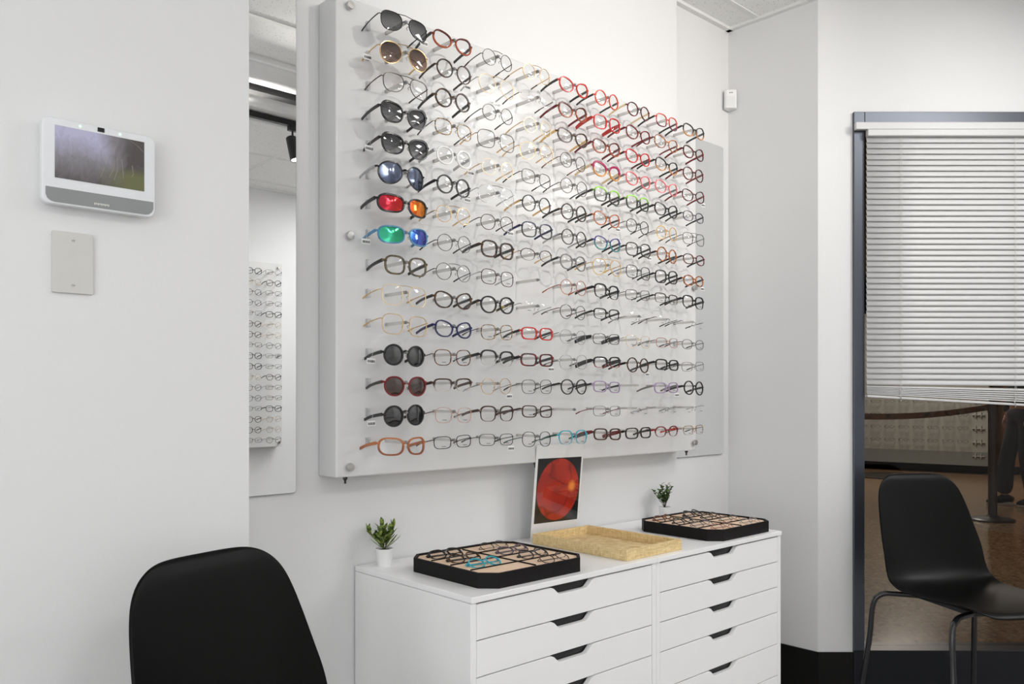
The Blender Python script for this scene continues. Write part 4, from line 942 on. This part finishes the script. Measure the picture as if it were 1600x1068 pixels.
# motion sensor in the corner
ms = empty('motion_sensor', (XB-.022, YR-.022, 2.39), 'small white motion sensor high in the alcove corner', 'motion sensor', rot=(0, 0, -PI/4))
bm = bmesh.new(); prism(bm, [(-.026, -.014), (-.020, -.022), (.020, -.022), (.026, -.014), (.026, .0), (.006, .022), (-.006, .022), (-.026, .0)], -.038, .040); finish('housing', bm, mat('sensor_white', (.82, .82, .82), .3), ms, bevel=.004)
bm = bmesh.new(); box(bm, -.016, .016, -.0232, -.022, -.030, .012); finish('sensor_window', bm, mat('sensor_window', (.74, .75, .75), .35), ms)
bm = bmesh.new(); box(bm, -.007, -.002, -.0228, -.0215, .024, .028); box(bm, .001, .006, -.0228, -.0215, .024, .028); finish('indicator', bm, mat('slot_grey', (.15, .15, .15), .6), ms)

# ------------------------------------------------------------------ the blind (local frame: x along the window, -y into the room)
BD = DC-.022
bo = WC(WIN0, BD, 0)
bl = empty('venetian_blind', (bo.x, bo.y, 0), 'white venetian blind lowered over most of the window', 'blind', rot=(0, 0, ROTC))
BWd = 2.15
bm = bmesh.new(); box(bm, -.001, BWd, -.014, .006, 2.176, 2.2035); finish('headrail', bm, M_blind, bl, bevel=.002)
bm = bmesh.new(); box(bm, .042, BWd, -.020, .004, 2.149, 2.1745); finish('valance', bm, M_blind, bl, bevel=.003)
bm = bmesh.new(); x0_, x1_ = .043, BWd-.01
def slat(bm, zl, zr, tilt=1.0):
    prev = None
    sec = [(-.0065, -.0124), (-.0058, -.0060), (-.0042, .0), (-.0018, .0062), (.0016, .0124)]
    NX = 10; rows = []
    for i in range(NX+1):
        t = i/NX; x = x0_+(x1_-x0_)*t; z = zl+(zr-zl)*t+.00015*math.sin(i*2.1+zl*90)
        rows.append([bm.verts.new((x, a_ if tilt > .9 else a_*1.5, z+b_*tilt)) for a_, b_ in sec])
    for i in range(NX):
        for k in range(4): bm.faces.new((rows[i][k], rows[i+1][k], rows[i+1][k+1], rows[i][k+1]))
zb = 2.1385; ns = 0; slope = 0.0
while zb > 1.205:
    dr = 0 if ns < 41 else -.006*(ns-40)
    slat(bm, zb, zb+dr); zb -= .0216; ns += 1
for q in range(6):          # gathered slats, sagging to the right
    zl = 1.192-q*.0052; zr = zl-(.030+.0075*q)*1.6
    slat(bm, zl, zr, .35)
so = finish('slats', bm, M_blind, bl, smooth=True); md = so.modifiers.new('t', 'SOLIDIFY'); md.thickness = .0006
bm = bmesh.new()
rr = [((x0_, 1.1555), (x1_, 1.1555-.155))]
a_ = [bm.verts.new(p) for p in ((x0_, -.013, 1.149), (x0_, .011, 1.149), (x0_, .011, 1.158), (x0_, -.013, 1.158))]
b_ = [bm.verts.new((x1_, v.co.y, v.co.z-.118)) for v in a_]
for i in range(4): bm.faces.new((a_[i], a_[(i+1) % 4], b_[(i+1) % 4], b_[i]))
bm.faces.new(a_); bm.faces.new(b_[::-1]); finish('bottom_rail', bm, M_blind, bl, bevel=.002)
for px in (1405, 1583, 1820):
    x = (px-800)/FPX*BD-WIN0; zz = 1.155-.118*(x-x0_)/(x1_-x0_)
    bm = bmesh.new()
    pp = [(x+.001*math.sin(k*2.0), -.0125, 2.15-(2.15-zz)*k/44) for k in range(45)]
    tube(bm, pp, .0008, 5); tube(bm, [(x+.005, -.0118, 2.15), (x+.006, -.0122, zz+.01)], .0005, 4)
    tube(bm, [(x-.003, -.0135, zz+.03), (x+.005, -.0145, zz+.02), (x-.004, -.0150, zz+.008), (x+.004, -.0145, zz-.004), (x, -.014, zz-.012)], .0018, 6)
    finish('ladder_cord', bm, mat('cord_white', (.6, .6, .58), .7), bl)

# ------------------------------------------------------------------ ceiling things (seen in the mirror) and lamps
tr = empty('track_light_rail', (2.0, TRK_Y, CEIL-.005), 'black track rail on the ceiling, seen in the left mirror', 'track rail')
bm = bmesh.new(); box(bm, -1.9, 1.9, -.018, .018, -.030, -.0005); finish('rail', bm, M_black, tr, bevel=.002)
for i, (x, t, p) in enumerate(SPOTS):
    o = empty('track_spotlight', (x, TRK_Y, CEIL-.035), ['black track spotlight nearest the left wall, on the ceiling rail', 'black track spotlight second along the ceiling rail', 'black track spotlight in the middle of the ceiling rail', 'black cylinder spotlight hanging from the rail, seen in the left mirror', 'black track spotlight at the alcove end of the ceiling rail', 'black track spotlight turned to the opposite board'][i], 'spotlight', 'track spotlights')
    bm = bmesh.new(); box(bm, -.025, .025, -.014, .014, -.024, 0); tube(bm, [(0, 0, -.02), (0, 0, -.05)], .006, 8); finish('adapter', bm, M_black, o)
    L = Vector((x, TRK_Y, TRK_Z-.085)); d = (Vector(t)-L).normalized()
    bm = bmesh.new(); lathe(bm, [(.024, -.045), (.030, -.04), (.030, .095), (.027, .10), (.026, .09), (.004, .088)], 24)
    h = finish('lamp_head', bm, M_black, o, smooth=False, bevel=.001); h.location = (0, 0, -.1); h.rotation_euler = d.to_track_quat('Z', 'Y').to_euler()
    bm = bmesh.new(); lathe(bm, [(.024, .0905), (.024, .092), (.004, .0922)], 20)
    q = finish('lamp_glass', bm, mat('spot_glow', (1, .95, .9), .4, emit=(1, .93, .84), estr=8), o); q.location = h.location; q.rotation_euler = h.rotation_euler
def troffer(x, y, label, lit, sx=.60, sy=.60):
    o = empty('ceiling_light', (x, y, CEIL), label, 'ceiling light', 'added ceiling fill lights' if lit else None)
    bm = bmesh.new(); hx, hy = sx/2, sy/2; t = .022; zl = -.012
    for q in ((-hx, hx, -hy, -hy+t), (-hx, hx, hy-t, hy), (-hx, -hx+t, -hy+t, hy-t), (hx-t, hx, -hy+t, hy-t)): box(bm, *q, zl, -.0006)
    finish('trim_frame', bm, M_grid, o)
    bm = bmesh.new(); box(bm, -hx+t, hx-t, -hy+t, hy-t, -.008, -.001)
    finish('diffuser', bm, mat('diffuser_glow', (.9, .9, .9), .5, emit=(1, .985, .965), estr=1.1) if lit else mat('diffuser_soft', (.7, .7, .7), .5, emit=(1, 1, .98), estr=.18), o)
    return o
for i, (x, y) in enumerate(ADDED_LAMPS):  # bodies of the added lamps, invented to fill the room
    troffer(x, y, ['added ceiling fill light near the far left wall', 'added ceiling fill light near the far left corner', 'added ceiling fill light above the opposite wall, left of its board', 'added ceiling fill light before the opposite wall at right', 'added ceiling fill light farthest right of the room', 'added ceiling fill light nearest the drawer cabinets'][i], True)
# unlit two-wing fitting seen in the left mirror
o = troffer(1.95, -.07, 'softly lit ceiling fitting with curved wings, seen in the left mirror', False, 1.2, .6)
for s in (-1, 1):
    bm = bmesh.new(); rows = []
    for k in range(9):
        a_ = PI*k/8; rows.append((bm.verts.new((-.56, s*(.15-.10*math.cos(a_)), -.012-.05*math.sin(a_))), bm.verts.new((.56, s*(.15-.10*math.cos(a_)), -.012-.05*math.sin(a_)))))
    for k in range(8): bm.faces.new((rows[k][0], rows[k][1], rows[k+1][1], rows[k+1][0]))
    w_ = finish('reflector_wing', bm, mat('reflector_grey', (.78, .78, .78), .45), o, smooth=True); md = w_.modifiers.new('t', 'SOLIDIFY'); md.thickness = .003
bm = bmesh.new(); box(bm, -.50, .50, -.03, .03, -.060, -.008); finish('lamp_basket', bm, mat('basket_dark', (.08, .08, .08), .4), o)

# ------------------------------------------------------------------ opposite board with its glasses, seen in the left mirror
ob = empty('display_board', (2.21, YO, .774), 'white display board on the opposite wall, seen in the left mirror', 'display board')
bm = bmesh.new(); box(bm, -.765, .765, .0005, .09, 0, 1.36); finish('panel', bm, M_board, ob, bevel=.003)
for z in (.03, .68, 1.33):
    bm = bmesh.new(); lathe(bm, [(.0055, 0), (.0055, .006), (.0105, .006), (.0105, .0125), (.0095, .014), (.001, .0142)], 20)
    k = finish('mounting_knob', bm, M_steel, ob, loc=(.735, .09, z)); k.rotation_euler = (-PI/2, 0, 0)
styles = [('rect', .0014, 'dm', 'k'), ('pan', .0018, 'k', 'k'), ('rnd', .0011, 'g', 'g'), ('sq', .0024, 'k', 'k'), ('rect', .0016, 'br', 'br'), ('pan', .0022, 'kt', 'k')]
protos = []
for i, (sh, t, f, tm) in enumerate(styles):
    protos.append(spectacles('eyeglasses', (0, 0, 0), 'x', 'glasses', sh, 'F', t, FM[f], FM[tm], LN['c'], '', detail=False, scale=.97))
used = set()
desc = ['thin dark rectangular', 'slim black round', 'thin gold round', 'black square', 'slim brown rectangular', 'speckled black round']
CNT = {}
for c in range(2):
    for r in range(17):
        i = (r*5+c*3+r//3) % 6; P = protos[i]
        loc = (2.21+.655-c*.156, YO+.09+.086, .774+1.285-.0763*r)
        if i not in used: root = P; used.add(i)
        else:
            root = P.copy(); COL.objects.link(root)
            for ch in P.children:
                q = ch.copy(); COL.objects.link(q); q.parent = root
        root.location = loc; root.rotation_euler = (0, 0, PI)
        root['label'] = '%s glasses on opposite board, %s, %s column from its mirror edge' % (desc[i], ('top row' if r == 0 else 'row '+['two','three','four','five','six','seven','eight','nine','ten','eleven','twelve','thirteen','fourteen','fifteen','sixteen','seventeen'][r-1]), ORD[c+1])
        root['group'] = 'glasses on the opposite board'
        bm = bmesh.new(); box(bm, -.0035, .0035, 0, .078, -.0045, .0045)
        finish('display_peg', bm, M_peg, ob, loc=(loc[0]-2.21, .09, loc[2]-.774))

# ------------------------------------------------------------------ corridor things
# board of the shop across, with its tiny glasses
pa, pb = farpt(1180, 14.1, 0), farpt(1545, 12.0, 0)
fdir = (pb-pa).normalized(); fyaw = math.atan2(fdir.y, fdir.x); flen = (pb-pa).length
fb = empty('display_board', (pb.x, pb.y, .13), 'long grey display board across the corridor behind the window', 'display board', rot=(0, 0, fyaw))
bm = bmesh.new(); box(bm, -flen, 0, 0, .12, 0, 2.3); finish('panel', bm, mat('far_board_grey', S(176, 176, 168), .5), fb)
bm = bmesh.new(); box(bm, -flen, 0, -.01, 0, 0, .20); finish('lower_strip', bm, mat('far_strip_grey', S(140, 144, 140), .4), fb)
sp = spectacles('eyeglasses', (0, 0, 0), 'tiny dark glasses on the grey board across the corridor', 'glasses', 'sq', 'F', .0022, FM['dm'], FM['k'], LN['c'], '', detail=False, group='glasses on the board across the corridor', scale=1.05)
first = True
for r in range(4):
    for c in range(10):
        if first: root = sp; first = False
        else:
            root = sp.copy(); COL.objects.link(root)
            for ch in sp.children:
                q = ch.copy(); COL.objects.link(q); q.parent = root
        lx = -.32-.20*c; zz = .13+.36+.195*r
        P = pb+fdir*lx; nrm = Vector((fdir.y, -fdir.x, 0));
        if nrm.dot(FV) > 0: nrm = -nrm
        root['label'] = 'tiny dark glasses on the grey corridor board, %s row, %s from its pier end' % (['lowest', 'second lowest', 'third lowest', 'uppermost'][r], (ORD+['tenth'])[c+1])
        root.location = (P.x+nrm.x*.10, P.y+nrm.y*.10, zz); root.rotation_euler = (0, 0, fyaw)
for r in range(5):
    bm = bmesh.new(); box(bm, -.21, -.05, -.03, 0, -.004, .004); box(bm, -.17, -.16, -.032, -.002, -.03, .05); box(bm, -.10, -.09, -.032, -.002, -.03, .05); finish('shelf_clip', bm, mat('clip_white', S(200, 200, 195), .4), fb, loc=(0, 0, .14+.20*r))
M_post = mat('stanchion_post', S(84, 80, 78), .35, .3)
sp_ = farpt(1551, 7.7, 0)
stn = empty('stanchion', (sp_.x, sp_.y, 0), 'grey belt stanchion standing behind the window beside the person', 'stanchion', rot=(0, 0, ROTC))
bm = bmesh.new(); lathe(bm, [(.185, 0), (.185, .012), (.165, .022), (.06, .035), (.042, .05)], 40); finish('base', bm, mat('stanchion_base', (.03, .028, .028), .35), stn)
bm = bmesh.new(); lathe(bm, [(.038, .045), (.038, 1.0), (.044, 1.0), (.044, 1.08), (.03, 1.09)], 24); finish('post', bm, M_post, stn)
# belt: runs left to a second post hidden by the wall
bm = bmesh.new(); N_ = 28; rows = []
tgt = farpt(1225, 7.3, 0)-sp_
loc_t = Vector((tgt.dot(RV), tgt.dot(FV), 0))
for k in range(N_+1):
    t = k/N_; p = loc_t*t; z = 1.045-.075*4*t*(1-t)-.012*t; rows.append((bm.verts.new((p.x-.04*(1-t), p.y, z-.027)), bm.verts.new((p.x-.04*(1-t), p.y, z+.027))))
for k in range(N_): bm.faces.new((rows[k][0], rows[k+1][0], rows[k+1][1], rows[k][1]))
M_belt = two_tone('belt_brown', S(96, 68, 48), S(30, 24, 20), 26, .6, .62)
q = finish('belt', bm, M_belt, stn); md = q.modifiers.new('t', 'SOLIDIFY'); md.thickness = .002
sp2 = farpt(1225, 7.3, 0)
st2 = empty('stanchion', (sp2.x, sp2.y, 0), 'belt stanchion hidden behind the window wall, holding the belt end', 'stanchion', rot=(0, 0, ROTC))
bm = bmesh.new(); lathe(bm, [(.185, 0), (.185, .012), (.165, .022), (.06, .035), (.042, .05)], 32); finish('base', bm, MATS['stanchion_base'], st2)
bm = bmesh.new(); lathe(bm, [(.036, .045), (.036, 1.0), (.042, 1.0), (.042, 1.08), (.03, 1.09)], 20); finish('post', bm, M_post, st2)
p = farpt(1392, 11.9, 0)
bm = bmesh.new(); lathe(bm, [(.55, 0.0003), (.55, .008), (.53, .012)], 48); tag(finish('floor_disc', bm, mat('disc_dark', (.03, .024, .02), .7), loc=(p.x, p.y, 0)), 'dark round disc on the corridor floor behind the window', 'mat')  # flat disc stands for a dark round shape of unknown nature

# person standing in the corridor at the right edge, seen from the waist down
P0 = farpt(1600, 8.7, 0)
per = empty('person', (P0.x, P0.y, 0), 'person in black jacket and trousers with pale-soled shoes, behind the window at right', 'person', rot=(0, 0, ROTC+PI))
# local: +x is the walking direction (to the left of the picture)
def skin(name, verts, edges, rad, m, parent, root_i=0, lv=2):
    me = bpy.data.meshes.new(name); me.from_pydata(verts, edges, []); me.materials.append(m); o = bpy.data.objects.new(name, me); COL.objects.link(o); o.parent = parent
    md = o.modifiers.new('skin', 'SKIN'); md.use_smooth_shade = True
    for i, r in enumerate(rad):
        sv = me.skin_vertices[0].data[i]; sv.radius = (r, r) if not isinstance(r, tuple) else r; sv.use_root = (i == root_i)
    s = o.modifiers.new('sub', 'SUBSURF'); s.levels = 1; s.render_levels = lv
    return o
M_skin = mat('skin', S(190, 146, 118), .5); M_cloth = mat('black_cloth', (.012, .012, .013), .8); M_cl2 = mat('charcoal_trousers', (.030, .030, .034), .8)
V = [(0, 0, .98), (0, 0, 1.12), (0, 0, 1.30), (0, 0, 1.44), (.01, 0, 1.53), (.02, 0, 1.60), (.02, 0, 1.68), (0, .18, 1.42), (-.03, .21, 1.15), (.06, .21, .93), (0, -.18, 1.42), (-.02, -.21, 1.15), (.05, -.21, .93),
     (0, .09, .93), (.03, .09, .52), (-.05, .09, .09), (0, -.09, .93), (.12, -.09, .52), (.16, -.09, .09)]
E = [(0, 1), (1, 2), (2, 3), (3, 4), (4, 5), (5, 6), (3, 7), (7, 8), (8, 9), (3, 10), (10, 11), (11, 12), (0, 13), (13, 14), (14, 15), (0, 16), (16, 17), (17, 18)]
Rr = [(.12, .15), (.11, .14), (.12, .16), (.09, .12), .052, .075, .09, .055, .042, .03, .055, .042, .03, .085, .058, .04, .085, .058, .04]
body = skin('body', V, E, Rr, M_skin, per)
V2 = [(0, 0, .99), (0, .09, .90), (.03, .09, .52), (-.05, .09, .10), (0, -.09, .90), (.12, -.09, .52), (.16, -.09, .10), (0, 0, 1.06)]
skin('trousers', V2, [(0, 1), (1, 2), (2, 3), (0, 4), (4, 5), (5, 6), (0, 7)], [(.14, .18), .105, .080, .085, .105, .080, .085, (.13, .17)], M_cl2, per)
V3 = [(0, 0, 1.02), (0, 0, 1.2), (0, 0, 1.42), (0, .19, 1.43), (-.03, .225, 1.15), (.06, .225, .96), (0, -.19, 1.43), (-.02, -.225, 1.15), (.05, -.225, .96), (0, 0, 1.49)]
skin('jacket', V3, [(0, 1), (1, 2), (2, 3), (3, 4), (4, 5), (2, 6), (6, 7), (7, 8), (2, 9)], [(.17, .20), (.15, .19), (.13, .18), .075, .06, .048, .075, .06, .048, .07], M_cloth, per)
for sx, sy in ((-.05, .09), (.16, -.09)):
    bm = bmesh.new()
    for z0_, z1_, k_, mi in ((0, .022, 1.04, 0),):
        prism(bm, [(sx-.10, sy-.035), (sx+.10, sy-.045), (sx+.17, sy-.03), (sx+.185, sy), (sx+.17, sy+.03), (sx+.10, sy+.045), (sx-.10, sy+.035)], z0_, z1_)
    s_ = finish('shoe_sole', bm, mat('pale_sole', S(200, 190, 182), .5), per, bevel=.004)
    bm = bmesh.new(); tube(bm, [(sx-.095, sy, .055), (sx-.03, sy, .072), (sx+.05, sy, .058), (sx+.13, sy, .042), (sx+.178, sy, .036)], [.030, .045, .04, .032, .014], 14); finish('shoe', bm, M_cloth, per, smooth=True)
for sy, hx_ in ((.21, .065), (-.21, .055)):
    bm = bmesh.new()
    tube(bm, [(hx_, sy, .94), (hx_+.005, sy, .90), (hx_+.01, sy, .865)], [.026, .034, .032], 10, sx=.6)
    for f_, (dx, ln) in enumerate(((-.022, .060), (-.008, .072), (.008, .076), (.022, .068))):
        tube(bm, [(hx_+.01+dx, sy, .868), (hx_+.014+dx, sy*.97, .868-ln*.55), (hx_+.008+dx, sy*.94, .868-ln)], [.0085, .008, .006], 8)
    tube(bm, [(hx_+.028, sy*.96, .905), (hx_+.05, sy*.93, .875), (hx_+.052, sy*.92, .845)], [.010, .009, .007], 8)
    finish('hand', bm, M_skin, per, smooth=True)
bm = bmesh.new(); bmesh.ops.create_uvsphere(bm, u_segments=20, v_segments=12, radius=.098); bmesh.ops.transform(bm, matrix=Matrix.Translation((-.005, 0, 1.70)) @ Matrix.Diagonal((1.08, .92, .92, 1)), verts=bm.verts)
bmesh.ops.delete(bm, geom=[v for v in bm.verts if v.co.x > .045 and v.co.z < 1.72], context='VERTS'); finish('hair', bm, mat('dark_hair', (.02, .015, .012), .7), per, smooth=True)
bm = bmesh.new(); tube(bm, [(.10, 0, 1.66), (.125, 0, 1.635), (.10, 0, 1.625)], [.008, .013, .008], 8)
finish('nose', bm, M_skin, per, smooth=True)
